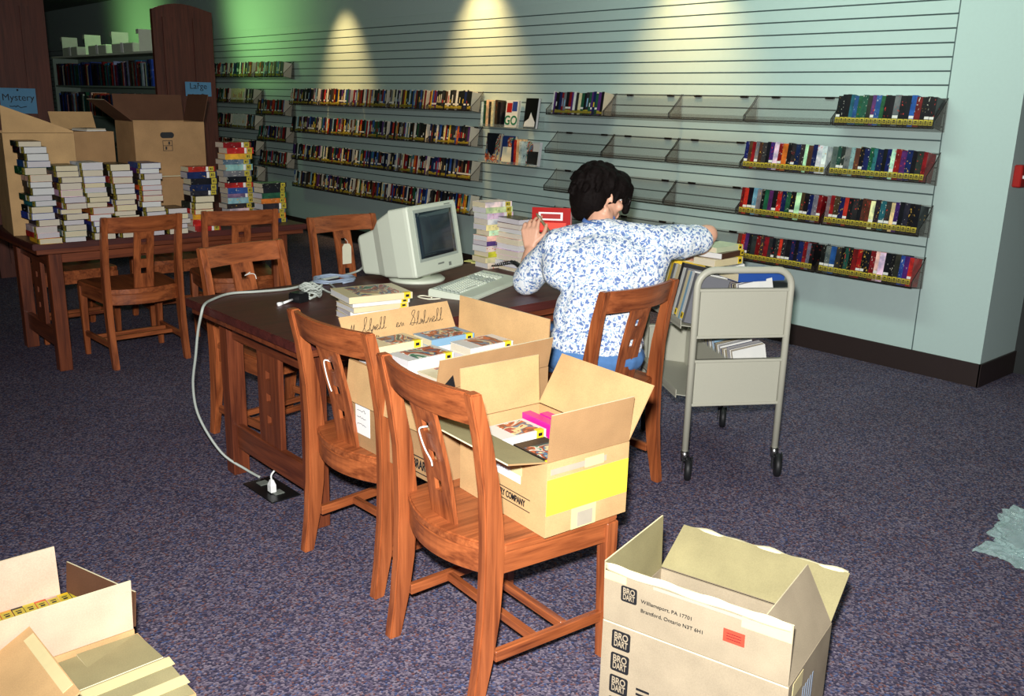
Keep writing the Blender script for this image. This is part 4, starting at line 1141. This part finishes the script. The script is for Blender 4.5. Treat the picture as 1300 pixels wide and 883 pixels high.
# local x along the end panel (0..CW), y into the cart's length (0..CL)
CW, CL = .402, .62
for y, nm in ((0, 'near'), (CL, 'far')):
    rad = .07; z1 = .897
    pts = [(0, y, .125), (0, y, z1-rad)]+[(rad-rad*math.cos(R(a)), y, z1-rad+rad*math.sin(R(a))) for a in (15, 30, 45, 60, 75, 90)]
    pts += [(CW-rad+rad*math.sin(R(a)), y, z1-rad+rad*math.cos(R(a))) for a in (0, 15, 30, 45, 60, 75, 90)]+[(CW, y, .125)]
    MB().tube(pts, .0145, 12).build('end_frame', ['cart'], cart)
    for za, zb in ((.615, .822), (.325, .525)):
        mb = MB(); mb.box(.016, CW-.016, y-.006, y+.006, za, zb); mb.box(.010, CW-.010, y-.011, y+.011, zb-.012, zb); mb.box(.010, CW-.010, y-.011, y+.011, za, za+.012)
        mb.build('end_panel', ['cart'], cart, .002)
    for x in (0, CW):
        c = MB().tube([(x, y, .09), (x, y, .128)], .017, 12).build('caster_stem', ['chrome'], cart)
        rt = Matrix.Translation((x+.012, y-.018, .052)) @ Matrix.Rotation(R(-20), 4, 'Z') @ Matrix.Rotation(R(90), 4, 'Y')
        MB().lathe([(.001, -.014), (.044, -.014), (.050, -.009), (.052, 0), (.050, .009), (.044, .014), (.001, .014)], n=24, mat=rt).build('caster_wheel', ['rubber'], c)
        mb = MB()
        for s in (-1, 1): mb.box(-.016, .016, s*.019-.002, s*.019+.002, -.02, .045, 0, Matrix.Translation((x+.009, y-.012, .06)) @ Matrix.Rotation(R(-20), 4, 'Z') @ Matrix.Rotation(R(90), 4, 'Z'))
        mb.box(-.016, .016, -.021, .021, .045, .05, 0, Matrix.Translation((x+.009, y-.012, .045)) @ Matrix.Rotation(R(-20), 4, 'Z') @ Matrix.Rotation(R(90), 4, 'Z'))
        mb.build('caster_fork', ['rubber'], c)
for zs, nm in ((.665, 'upper'), (.37, 'lower')):
    mb = MB(); t_ = .003; c = CW/2
    for s in (-1, 1):   # floor sloping down to the central divider
        x0, x1 = c, c+s*(c+(.055 if s < 0 else -.022))
        mb.prism([(x0, zs-.035), (x1, zs+.005), (x1, zs+.002), (x0, zs-.038)], lambda x, z: (x, .012, z), lambda x, z: (x, CL-.012, z))
        mb.box(min(x1, x1-s*.003), max(x1, x1-s*.003), .012, CL-.012, zs-.01, zs+.025)
    mb.build('sloped_shelf', ['cart'], cart)
    MB().box(c-.004, c+.004, .012, CL-.012, zs-.035, zs+.14).build('divider', ['cart'], cart)
GC = 'books on the cart'
CM = Matrix.Translation(cart.location) @ Matrix.Rotation(cart.rotation_euler.z, 4, 'Z')
def cart_book(x, y, z, T, Dp, Hh, col, spine, label, tilt=0, lieflat=False, ang=0, sticker=True):
    """standing (or lying) book on the cart; spine = +1 faces local +x, -1 faces local -x"""
    t = big_book((0, 0, 0), (0, 0, 0), T, Dp, Hh, col, label, GC, sticker=sticker, front='cover', name='cart_book')
    if lieflat:
        X = V((0, 0, 1)); Y = V((-math.cos(ang), -math.sin(ang), 0)); Z = X.cross(Y)
        rt = Matrix((X, Y, Z)).transposed(); off = -Y*Dp/2-Z*Hh/2
        rt = Matrix.Rotation(tilt, 3, 'X') @ rt
    else:
        Y = V((-spine, 0, 0)); Z = V((0, 0, 1)); X = Y.cross(Z)
        rt = Matrix.Rotation(spine*tilt, 3, 'Y') @ Matrix((X, Y, Z)).transposed(); off = V((0, 0, 0))
    m4 = CM @ Matrix.Translation(V((x, y, z))+off) @ rt.to_4x4()
    t.rotation_euler = m4.to_euler(); t.location = m4.translation; return t
cols = ['grey', 'white', 'pale blue', 'cream', 'grey', 'white', 'charcoal', 'cream', 'white', 'grey', 'yellow', 'cream', 'grey', 'white']
y = .03
for i in range(14):
    T = random.uniform(.022, .04)
    cart_book(-.035, y+ (T), .677, T, .145, .215+random.uniform(-.02, .01), PALD[cols[i]], -1, f'{cols[i]} book, person side of the upper cart shelf, {ordinal(i)} from the near end', R(-12), sticker=(i % 3 == 1))
    y += T+.001
    if y > CL-.06: break
cols = ['white', 'black', 'navy', 'brown', 'grey', 'navy', 'white', 'charcoal', 'green', 'white', 'grey', 'brown', 'navy', 'cream']
y = .03
for i in range(14):
    T = random.uniform(.022, .04)
    cart_book(CW-.034, y, .677, T, .145, .185+random.uniform(-.02, .01), PALD[cols[i]], 1, f'{cols[i]} book, wall side of the upper cart shelf, {ordinal(i)} from the near end', R(-12), sticker=(i % 3 == 1))
    y += T+.001
    if y > CL-.06: break
cols = ['white', 'grey', 'white', 'navy', 'white', 'charcoal', 'pale blue', 'white', 'navy', 'grey', 'white', 'white', 'navy', 'cream']
y = .03
for i in range(14):
    T = random.uniform(.022, .04)
    cart_book(CW-.034, y, .382, T, .145, .195+random.uniform(-.02, .01), PALD[cols[i]], 1, f'{cols[i]} book, wall side of the lower cart shelf, {ordinal(i)} from the near end', R(-12), sticker=False)
    y += T+.001
    if y > CL-.06: break
# books laid across the top rows
cart_book(.27, .10, .845, .035, .15, .22, PALD['blue'], 1, 'blue book with a white spine tag lying across the near end of the cart top', 0, True, R(-80), sticker=False)
cart_book(.28, .07, .882, .022, .11, .18, (150, 140, 90), 1, 'olive book with a yellow sticker lying on the blue book on the cart', 0, True, R(-84)) if False else None
cart_book(.20, .30, .872, .03, .12, .19, PALD['cream'], 1, 'cream book lying flat on the cart top under the reaching hand, lowest of three', 0, True, R(-60))
cart_book(.22, .32, .9025, .025, .12, .19, PALD['brown'], 1, 'brown book lying flat on the cart top under the reaching hand, middle of three', 0, True, R(-52))
cart_book(.21, .33, .928, .022, .12, .19, (206, 216, 180), 1, 'pale green book lying flat on the cart top under the reaching hand, uppermost of three', 0, True, R(-58))

# ------------------------------------------------------------------ plastic film on the floor
mb = MB(); bm = mb.bm
bmesh.ops.create_icosphere(bm, subdivisions=5, radius=1)
for v in bm.verts:
    p = v.co.copy(); d = 1+.35*noise.noise(p*2.1)+.30*abs(noise.noise(p*4.3))+.22*abs(noise.noise(p*9))
    v.co = V((p.x*.13*d, p.y*.15*d, max(0.002, (.055+p.z*.075*d))))
bm.verts.ensure_lookup_table()
o = mb.build('plastic_bag', ['film'], None, loc=(-.985, 3.50, 0))
for p in o.data.polygons: p.use_smooth = False
tag(o, 'crumpled clear plastic film lying on the carpet in front of the recess', 'bag')
mb = MB()
def fl(u, v):
    return V((-1.13+.30*u, 3.26+.13*v+.02*math.sin(u*7), .006+.018*abs(noise.noise(V((u*6, v*6, 2))))+.012*abs(noise.noise(V((u*17, v*17, 5))))))
mb.sheet(fl, 30, 14, .0008, smooth=False); o2 = mb.build('film_tail', ['film'], o); o2.matrix_parent_inverse = Matrix.Translation((.985, -3.50, 0))

# ------------------------------------------------------------------ shelving ranges at the far left
def panel_mesh(w, zt, name, parent, x=0):
    mb = MB(); n = 5
    pts = [(0, 0)]+[(0, zt-.06)]+[(w*k/8, zt-.06+.06*math.sin(math.pi*(k/8)**.9)) for k in range(1, 8)]+[(w, zt-.055), (w, 0)]
    mb.prism(pts, lambda y, z: (-.045, y, z), lambda y, z: (0, y, z))
    for k in (1, 3): mb.box(.0002, .012, w*k/4-.05, w*k/4+.05, .12, zt-.12)
    return mb.build(name, ['dark_y'], parent)
def rangeunit(x, y, L, label, w=.55, zt=2.30):
    t = empty('shelving_range', (x, y, 0), 0, label, 'bookshelf', 'wood-ended shelving ranges')
    panel_mesh(w, zt, 'end_panel', t)
    MB().box(-L, -.046, w/2-.01, w/2+.01, .05, 1.87).build('back_panel', ['shelfm'], t)
    for z in (.08, .40, .70, 1.00, 1.285, 1.585): MB().box(-L, -.046, .005, w-.005, z-.018, z).build('shelf', ['shelfm'], t)
    MB().box(-L, -.046, 0, w, 1.872, 1.89).build('canopy', ['shelfw'], t)
    MB().box(-L, -L+.03, 0, w, 0, 1.871).build('far_end', ['shelfm'], t)
    MB().box(-L, -.046, .20, .212, 1.96, 1.985).build('rail', ['shelfw'], t)
    return t
rangeunit(-8.5, 3.29, 3.0, 'dark wood ended shelving range carrying the large-print sign, nearer the slat wall')
rangeunit(-8.5, 1.86, 3.0, 'dark wood ended shelving range carrying the mystery sign, behind the white-edged stacks')
for r, z in ((0, 1.5855), (1, 1.2855)):
    x = -11.4; k = 0
    while x < -8.62:
        T = random.uniform(.024, .045); hh = random.uniform(.19, .235); nm, c = pick([26, 14, 7, 3, 7, 8, 4, 8, 4, 4, 1, 3, 2, 7, 6, 12])
        o = new_book(PB[2], c, 'hardcover_book'); o.scale = (T/BT*.98, 1.45, hh/BH); o.location = (x, 3.30, z); 
        tag(o, f'{nm} hardcover, {ordinal(k)} from the far end, {["upper", "lower"][r]} shelf under the pale canopy', 'book', 'hardcovers on the shelving range')
        x += T; k += 1
for i, x in enumerate((-11.2, -10.45, -9.65, -8.95)):
    t = empty('bookend', (x, 3.40, 1.8905), 0, f'pale upright bookend on the range canopy, {ordinal(i)} from the far end', 'bookend', 'bookends on the canopy')
    MB().box(-.02, .02, -.08, .08, 0, .003).build('foot', ['shelfw'], t); MB().box(.017, .02, -.08, .08, .003, .20).build('upright', ['shelfw'], t)
    MB().box(-.04, .0168, -.08, -.07, .16, .20).build('flange', ['shelfw'], t)
for i, x in enumerate((-10.85, -10.0, -9.3)):
    t = empty('paper_bundle', (x, 3.342, 1.8905), R(1.5*i-1.5), f'pale paper bundle lying on the range canopy, {ordinal(i)} from the far end', 'paper', 'paper bundles on the canopy')
    MB().box(-.26, .26, -.05, .14, 0, .085).build('wrapped_stack', ['shelfw'], t, .006); MB().box(-.03, .03, -.0525, .1425, -.0 + .0005, .0875).build('band', ['white'], t)
def sign(y, z, w, h, word, rot, label):
    t = empty('aisle_sign', (-8.5+.0125, y, z), 0, label, 'sign', 'blue aisle signs', rot=(0, R(0), 0))
    MB().box(0, .002, -w/2, w/2, -h/2, h/2).build('paper', ['blue_sign'], t)
    text('lettering', word, .075, 'ink', t, (.0026, 0, .025), (R(90), 0, R(90)))
    m = MB(); scribble(m, 0, 0, .14, .02, 0, 0, 0, 12, .003)
    o = m.build('small_lettering', ['ink'], t, loc=(.003, -.07, -.055), rot=(0, 0, R(90)))
    MB().ellipsoid((.003, 0, h/2-.015), .004, .008, .008).build('pin', ['ink'], t)
sign(3.665, 1.57, .245, .125, 'Large', 0, 'small blue paper sign pinned to the wood end panel above the handle-hole carton')
sign(2.14, 1.44, .27, .20, 'Mystery', 0, 'blue paper sign reading Mystery pinned to the wood end panel behind the white-edged stacks')
# ------------------------------------------------------------------ seated person
PO = V((-2.495, 2.642, 0)); pr = V((.668, .744, 0)); pf_ = V((-.744, .668, 0))
def P(r, f, z): return PO+pr*r+pf_*f+V((0, 0, z))
PM = Matrix((pr, pf_, V((0, 0, 1)))).transposed()
def hand(mb, wrist, up, back, thumbdir, curl, thumb_curl=.5, scale=1.0):
    """palm, four fingers of unequal length and a thumb leaving the side of the palm"""
    up = V(up).normalized(); back = V(back); back = (back-up*back.dot(up)).normalized(); th = V(thumbdir); th = (th-up*th.dot(up)-back*th.dot(back)).normalized()
    W = V(wrist); s = scale
    for k in range(5):
        o = (k-2)/2; mb.cone(W+up*.012*s+th*o*.016*s, W+up*.080*s+th*o*.032*s, .014*s, .0125*s, 10)
    tips = []
    for k, (o, L) in enumerate(((.033, .074), (.011, .083), (-.011, .077), (-.032, .060))):
        p = W+up*.086*s+th*o*s; d = up; a = 0; c = curl[k] if isinstance(curl, (list, tuple)) else curl
        rr = .0092*s
        for seg, fr in enumerate((.45, .30, .25)):
            a += c*(.8, 1.0, .7)[seg]
            dd = (up*math.cos(a)-back*math.sin(a)+th*o*1.2).normalized()
            q = p+dd*L*fr*s; mb.cone(p, q, rr, rr*.9, 9); rr *= .9; p = q
        tips.append(p)
    p = W+up*.030*s+th*.026*s
    q = p+(th*.75+up*.65-back*.25).normalized()*.042*s; mb.cone(p, q, .0135*s, .0105*s, 10)
    q2 = q+(up*.85+th*.25*(1-thumb_curl)-back*thumb_curl).normalized()*.032*s; mb.cone(q, q2, .0103*s, .0095*s, 10)
    q3 = q2+(up*.8-th*.1-back*(thumb_curl+.1)).normalized()*.026*s; mb.cone(q2, q3, .0093*s, .0078*s, 10)
    return tips, q3
per = empty('person', (PO.x, PO.y, 0), 0, 'seated person in blue and white floral shirt, seen from behind, reaching to the cart', 'person')
INV = Matrix.Translation((-PO.x, -PO.y, 0))
b = MB()
# torso and hips
b.ellipsoid(P(.03, -.03, .545), .165, .115, .092, PM); b.ellipsoid(P(.05, .0, .70), .145, .10, .17, PM); b.ellipsoid(P(.07, .06, .88), .16, .10, .13, PM)
LS, RS = P(-.125, .10, .968), P(.275, .09, .985)
LE, LWr = P(-.255, .235, .792), P(-.232, .345, .905)
RE, RW = P(.50, .20, 1.015), P(.515, .34, .935)
NB, NT = P(.04, .115, 1.03), P(.052, .162, 1.11)
b.cone(NB, LS, .048, .048); b.cone(NB, RS, .048, .048); b.cone(P(.06, .08, .90), NB, .08, .052)
b.cone(NB, NT, .056, .052)
b.cone(LS, LE, .055, .042); b.cone(LE, LWr, .041, .027); b.cone(RS, RE, .055, .043); b.cone(RE, RW, .042, .028)
# head turned to the right
HC = P(.048, .178, 1.165); hf = (pr*.9+pf_*.43).normalized(); hr = (pr*.43-pf_*.9).normalized(); hu = V((0, 0, 1))
hf = (hf-hu*.22).normalized(); hu = hr.cross(hf).normalized()
HM = Matrix((hr, hf, hu)).transposed()
def Hd(x, y, z): return HC+hr*x+hf*y+hu*z
b.ellipsoid(Hd(0, -.012, .02), .074, .092, .092, HM); b.ellipsoid(Hd(0, .03, -.03), .060, .062, .082, HM)
b.cone(Hd(-.03, .055, -.085), Hd(.03, .055, -.085), .022, .022); b.cone(Hd(0, .083, -.098), Hd(0, .075, -.09), .017, .02)
for s in (-1, 1):
    b.cone(Hd(s*.066, -.005, -.055), Hd(s*.03, .07, -.092), .018, .016)
    b.ellipsoid(Hd(s*.042, .068, -.025), .022, .018, .02, HM)
    b.cone(Hd(s*.012, .087, .028), Hd(s*.048, .074, .026), .010, .009)
    # ear: rim and lobe
    for k in range(7):
        a0, a1 = R(-70+k*36), R(-70+(k+1)*36)
        f = lambda a: Hd(s*(.079+.006*(math.cos(a) < 0)), -.012-.016*math.cos(a), -.012+.030*math.sin(a))
        b.cone(f(a0), f(a1), .0055, .0055, 8)
    b.ellipsoid(Hd(s*.076, -.014, -.012), .006, .013, .024, HM); b.ellipsoid(Hd(s*.077, -.004, -.043), .007, .008, .009, HM)
b.cone(Hd(0, .088, .022), Hd(0, .112, -.022), .009, .013); 
for s in (-1, 1): b.ellipsoid(Hd(s*.012, .100, -.026), .009, .010, .007, HM)
b.cone(Hd(-.018, .090, -.056), Hd(.018, .090, -.056), .007, .007); b.cone(Hd(-.015, .088, -.067), Hd(.015, .088, -.067), .008, .008)
# legs under the table
for hip, kn, an, toe in ((P(-.07, .0, .535), V((-2.86, 2.47, .505)), V((-2.80, 2.50, .085)), V((-2.93, 2.49, .045))), (P(.12, .02, .535), V((-2.87, 2.80, .505)), V((-2.78, 2.83, .085)), V((-2.92, 2.82, .045)))):
    b.cone(hip, kn, .072, .052); b.cone(kn, an, .05, .036); b.cone(an, toe, .034, .028)
# hands
hup = (pf_*.28+V((0, 0, 1))*.95-pr*.02).normalized()
tips, ltp = hand(b, LWr+hup*.012, hup, -pf_*.8-pr*.35, pr, [.42, .5, .58, .65], .45, 1.0)
rup = (RW-RE).normalized(); rup = (rup*.55+V((-.5, .12, -.35))).normalized()
hand(b, RW+rup*.01, rup, V((0, 0, 1))-pr*-.2, -pr, [.5, .5, .55, .6], .35, 1.0)
b.bm.transform(INV)
voxel(b, 'body', ['skin'], .0045, 3, .5, per)
# shirt
s = MB()
s.ellipsoid(P(.035, -.025, .60), .198, .142, .105, PM); s.ellipsoid(P(.05, .0, .71), .192, .132, .17, PM); s.ellipsoid(P(.07, .055, .885), .205, .135, .155, PM)
s.cone(P(.03, .10, 1.012), LS+V((0, 0, .002)), .072, .072); s.cone(P(.05, .10, 1.014), RS, .074, .076); s.cone(P(.055, .06, .90), P(.04, .095, 1.0), .12, .078)
s.cone(P(-.10, .06, .88), LS, .09, .07); s.cone(P(.22, .06, .87), RS, .10, .075)
def sleeve(a, b_, ra, rb, fl=0):
    s.cone(a, b_, ra, rb, 18)
e1 = LS.lerp(LE, .93); sleeve(LS, LS.lerp(LE, .55), .072, .068); sleeve(LS.lerp(LE, .5), e1, .070, .066)
e2 = RS.lerp(RE, .80)
sleeve(RS, RS.lerp(RE, .5)+V((0, 0, -.008)), .076, .073); sleeve(RS.lerp(RE, .45)+V((0, 0, -.008)), e2+V((0, 0, -.016)), .074, .064)
s.bm.transform(INV)
sh = voxel(s, 'shirt', ['shirt'], .0075, 5, .5, per)
for v in sh.data.vertices:
    p = v.co; n_ = v.normal
    d = .007*noise.noise(V((p.x*9, p.y*9, p.z*6)))+.004*noise.noise(V((p.x*22+3, p.y*22, p.z*13)))
    v.co = p+n_*d
# flatten the hem and trim the sleeve ends
c = MB(); k = 20
ring_ = lambda z, rr, up=0: [P(.04+.052*math.cos(2*math.pi*j/k)*rr, .12+.05*math.sin(2*math.pi*j/k)*rr, z+up*math.sin(2*math.pi*j/k)) for j in range(k)]
c.loft([ring_(1.045, 1.42, .012), ring_(1.078, 1.30, .016), ring_(1.088, 1.22, .016), ring_(1.078, 1.14, .016), ring_(1.045, 1.14, .012)], 0, True, False, True)
c.bm.transform(INV); c.build('collar', ['collar'], per)
# jeans
j = MB()
j.ellipsoid(P(.03, -.03, .548), .212, .142, .094, PM); j.ellipsoid(P(.035, -.02, .60), .19, .128, .08, PM)
for hip, kn, an in ((P(-.07, .0, .542), V((-2.86, 2.47, .512)), V((-2.80, 2.50, .12))), (P(.13, .02, .542), V((-2.87, 2.80, .512)), V((-2.78, 2.83, .12)))):
    j.cone(hip, kn, .086, .066); j.cone(kn, an, .064, .052)
j.bm.transform(INV); voxel(j, 'jeans', ['jeans'], .009, 4, .5, per)
for s_ in (-1, 1):
    an, toe = ((V((-2.80, 2.50, .05)), V((-2.95, 2.485, .036))), (V((-2.78, 2.83, .05)), V((-2.94, 2.815, .036))))[s_ > 0]
    q = MB(); q.cone(an, toe, .046, .036); q.cone(an+V((.03, 0, -.006)), an, .042, .044)
    for v in q.bm.verts: v.co.z = max(v.co.z, .002)
    q.bm.transform(INV); voxel(q, 'shoe', ['shoe'], .006, 3, .5, per)
# hair: cap, crown, nape and fringe, with clumps
h = MB()
h.ellipsoid(Hd(0, -.022, .040), .094, .110, .094, HM); h.ellipsoid(Hd(0, -.070, -.012), .084, .062, .085, HM); h.ellipsoid(Hd(-.01, -.068, -.062), .062, .042, .055, HM)
h.ellipsoid(Hd(0, .062, .075), .072, .050, .045, HM); h.ellipsoid(Hd(-.055, .0, .0), .040, .085, .07, HM); h.ellipsoid(Hd(.070, -.052, -.008), .024, .040, .058, HM); h.ellipsoid(Hd(.062, .045, .048), .028, .040, .045, HM)
h.cone(Hd(.040, .095, .055), Hd(.030, .112, -.035), .024, .016); h.cone(Hd(.0, .105, .06), Hd(.0, .118, .02), .026, .016); h.cone(Hd(.066, .07, .05), Hd(.064, .078, .0), .018, .010)
h.cone(Hd(.079, .030, .03), Hd(.078, .022, -.012), .012, .007)
for k in range(150):
    a = random.uniform(0, 2*math.pi); e = random.uniform(-.35, 1.4)
    d0 = V((math.cos(a)*math.cos(e), math.sin(a)*math.cos(e), math.sin(e)))
    if d0.y > .35 and d0.z < .35: continue
    if d0.x > .3 and d0.y > -.4 and d0.z < .25: continue
    p0 = V((d0.x*.094, -.024+d0.y*.110, .040+d0.z*.093)); dn = V((d0.x*.25+random.uniform(-.3, .3), d0.y*.25-.2+random.uniform(-.3, .3), -1)).normalized()
    p1 = p0+dn*.03; h.cone(Hd(*p0), Hd(*p1), .0095, .006, 7)
h.bm.transform(INV); hr_o = voxel(h, 'hair', ['hair'], .005, 1, .4, per)
# spectacles and eyes
g = MB(); g.tube([Hd(.083, -.012, .012), Hd(.078, .04, .016), Hd(.068, .092, .016)], .0022, 6)
for s_ in (-1, 1): g.tube([Hd(s_*.034+.026*math.cos(a*math.pi/8), .104, .006+.02*math.sin(a*math.pi/8)) for a in range(16)], .0018, 6, 0, True)
g.bm.transform(INV); g.build('spectacles', ['glasses'], per)
for s_ in (-1, 1):
    g = MB(); g.ellipsoid(Hd(s_*.032, .072, .008), .010, .010, .010, HM); g.bm.transform(INV); g.build('eye', ['white'], per)
# belt-loop seam of the jeans is left to the cloth; held things
w0 = ltp+pf_*.0
wt = empty('barcode_wand', tuple(w0), 0, 'slim barcode wand with a black coiled cord held in the raised hand', 'scanner')
wi = Matrix.Translation(-w0)
A = w0+V((0, 0, .048))-pr*.045+pf_*.004; Bq = w0+V((0, 0, -.062))+pr*.040-pf_*.012
q = MB(); q.tube([A, A.lerp(Bq, .1), A.lerp(Bq, .78)], [.003, .0062, .0066], 10); q.bm.transform(wi); q.build('barrel', ['pen'], wt)
q = MB(); q.tube([A.lerp(Bq, .78), Bq], [.0078, .0066], 10); q.bm.transform(wi); q.build('grip', ['black'], wt)
pts = []; p0 = Bq; path = spline([Bq, Bq+V((.0, -.01, -.04)), P(-.262, .30, .84), P(-.27, .36, .83), V((-3.20, 2.86, .80)), V((-3.33, 2.84, .765))], 10)
N_ = 300; 
def along(t):
    x = t*(len(path)-1); i = min(int(x), len(path)-2); return path[i].lerp(path[i+1], x-i), (path[i+1]-path[i]).normalized()
for i in range(N_+1):
    t_ = i/N_; c0, tg = along(t_); u = tg.orthogonal().normalized(); v_ = tg.cross(u); rr = .0085*min(1, t_*6, (1-t_)*8+.1)
    u = V((0, 0, 1)); u = (u-tg*u.dot(tg)).normalized(); v_ = tg.cross(u); a = i*1.35
    pts.append(c0+u*rr*math.cos(a)+v_*rr*math.sin(a))
q = MB(); q.tube(pts, .0024, 5); q.bm.transform(wi); q.build('coiled_cord', ['black'], wt)
# red paperback held up beyond the fingers
hb = big_book((0, 0, 0), (0, 0, 0), .024, .108, .175, (178, 26, 24), 'red paperback held up beyond the raised hand and barcode wand', 'held book', sticker=False, front='cover')
cdir = V((.50, -.82, .08)).normalized(); Xb = cdir; Zb = (pr-Xb*pr.dot(Xb)).normalized(); Yb = Zb.cross(Xb)
mm = Matrix((Xb, Yb, Zb)).transposed()
hb.rotation_euler = mm.to_euler(); hb.location = (tips[1]*.5+tips[0]*.5)+pf_*.022-Yb*.060-Zb*.035-Xb*.024-V((0, 0, .02))
MB().box(.0241, .0248, .02, .055, .03, .14).build('title_panel', ['white'], hb); MB().box(.0249, .0254, .027, .048, .04, .13).build('title_lettering', ['firered'], hb)
MB().box(.0241, .0248, .065, .10, .02, .155).build('picture_panel', ['red'], hb)
# ------------------------------------------------------------------ light and camera
def area(name, loc, size, power, col, rot=(0, 0, 0), sy=None):
    l = bpy.data.lights.new(name, 'AREA'); l.energy = power; l.color = col; l.size = size
    if sy: l.shape = 'RECTANGLE'; l.size_y = sy
    o = bpy.data.objects.new(name, l); COL.objects.link(o); o.location = loc; o.rotation_euler = rot; return o
def spot(name, loc, target, power, col, ang, blend, rad=.03):
    l = bpy.data.lights.new(name, 'SPOT'); l.energy = power; l.color = col; l.spot_size = R(ang); l.spot_blend = blend; l.shadow_soft_size = rad
    o = bpy.data.objects.new(name, l); COL.objects.link(o); o.location = loc
    o.rotation_euler = (V(target)-V(loc)).to_track_quat('-Z', 'Y').to_euler(); return o
PSI, TH, RO, F = .8397, .2624, .0238, 1167.93
mc = Matrix.Rotation(PSI, 4, 'Z') @ Matrix.Rotation(math.pi/2-TH, 4, 'X') @ Matrix.Rotation(RO, 4, 'Z')
cam = bpy.data.cameras.new('camera'); co = bpy.data.objects.new('camera', cam); COL.objects.link(co)
co.matrix_world = Matrix.Translation((0, 0, H_CAM)) @ mc
cam.sensor_fit = 'HORIZONTAL'; cam.sensor_width = 36; cam.lens = F*36/1300; cam.clip_start = .05
S.camera = co
# on-camera flash
fp = V((0, 0, H_CAM))+mc.to_3x3() @ V((-.03, .13, 0))
spot('flash', fp, fp+mc.to_3x3() @ V((.05, .04, -1)), 800, (1.0, .975, .95), 108, .9, .035)
# recessed tungsten spots washing the slat wall
for x, dy, p, ang in ((-8.75, .55, 140, 54), (-6.50, .42, 170, 68), (-4.25, .50, 130, 66)):
    spot('wall_wash', (x, D-dy, 2.88), (x+.02, D-.05, 1.75), p, (1.0, .64, .27), ang, 1.0, .05)
# fluorescent fixtures far left; the one over the slat wall is added fill
spot('uplight', (-11.2, D-1.5, 2.0), (-10.6, D, 2.62), 95, (.50, 1.0, .30), 84, 1.0, .25)
spot('uplight', (-14.2, D-1.6, 2.0), (-14.4, D, 2.45), 60, (.50, 1.0, .30), 84, 1.0, .25)
area('fluorescent_and_fill', (-9.6, 3.5, 2.6), .8, 4, (.55, 1.0, .42), (0, 0, 0), .3)
area('fluorescent_and_fill', (-2.9, 3.8, 2.84), 2.6, 42, (.80, 1.0, .84), (R(38), 0, 0), .4)  # added lamp that lifts the right-hand wall
S.cycles.transparent_max_bounces = 32
w = bpy.data.worlds.new('world'); S.world = w; w.use_nodes = True
w.node_tree.nodes['Background'].inputs[0].default_value = (.5, .75, .8, 1); w.node_tree.nodes['Background'].inputs[1].default_value = .012
S.view_settings.view_transform = 'Standard'; S.view_settings.look = 'None'; S.view_settings.exposure = 0; S.view_settings.gamma = 1
S.view_settings.use_curve_mapping = False
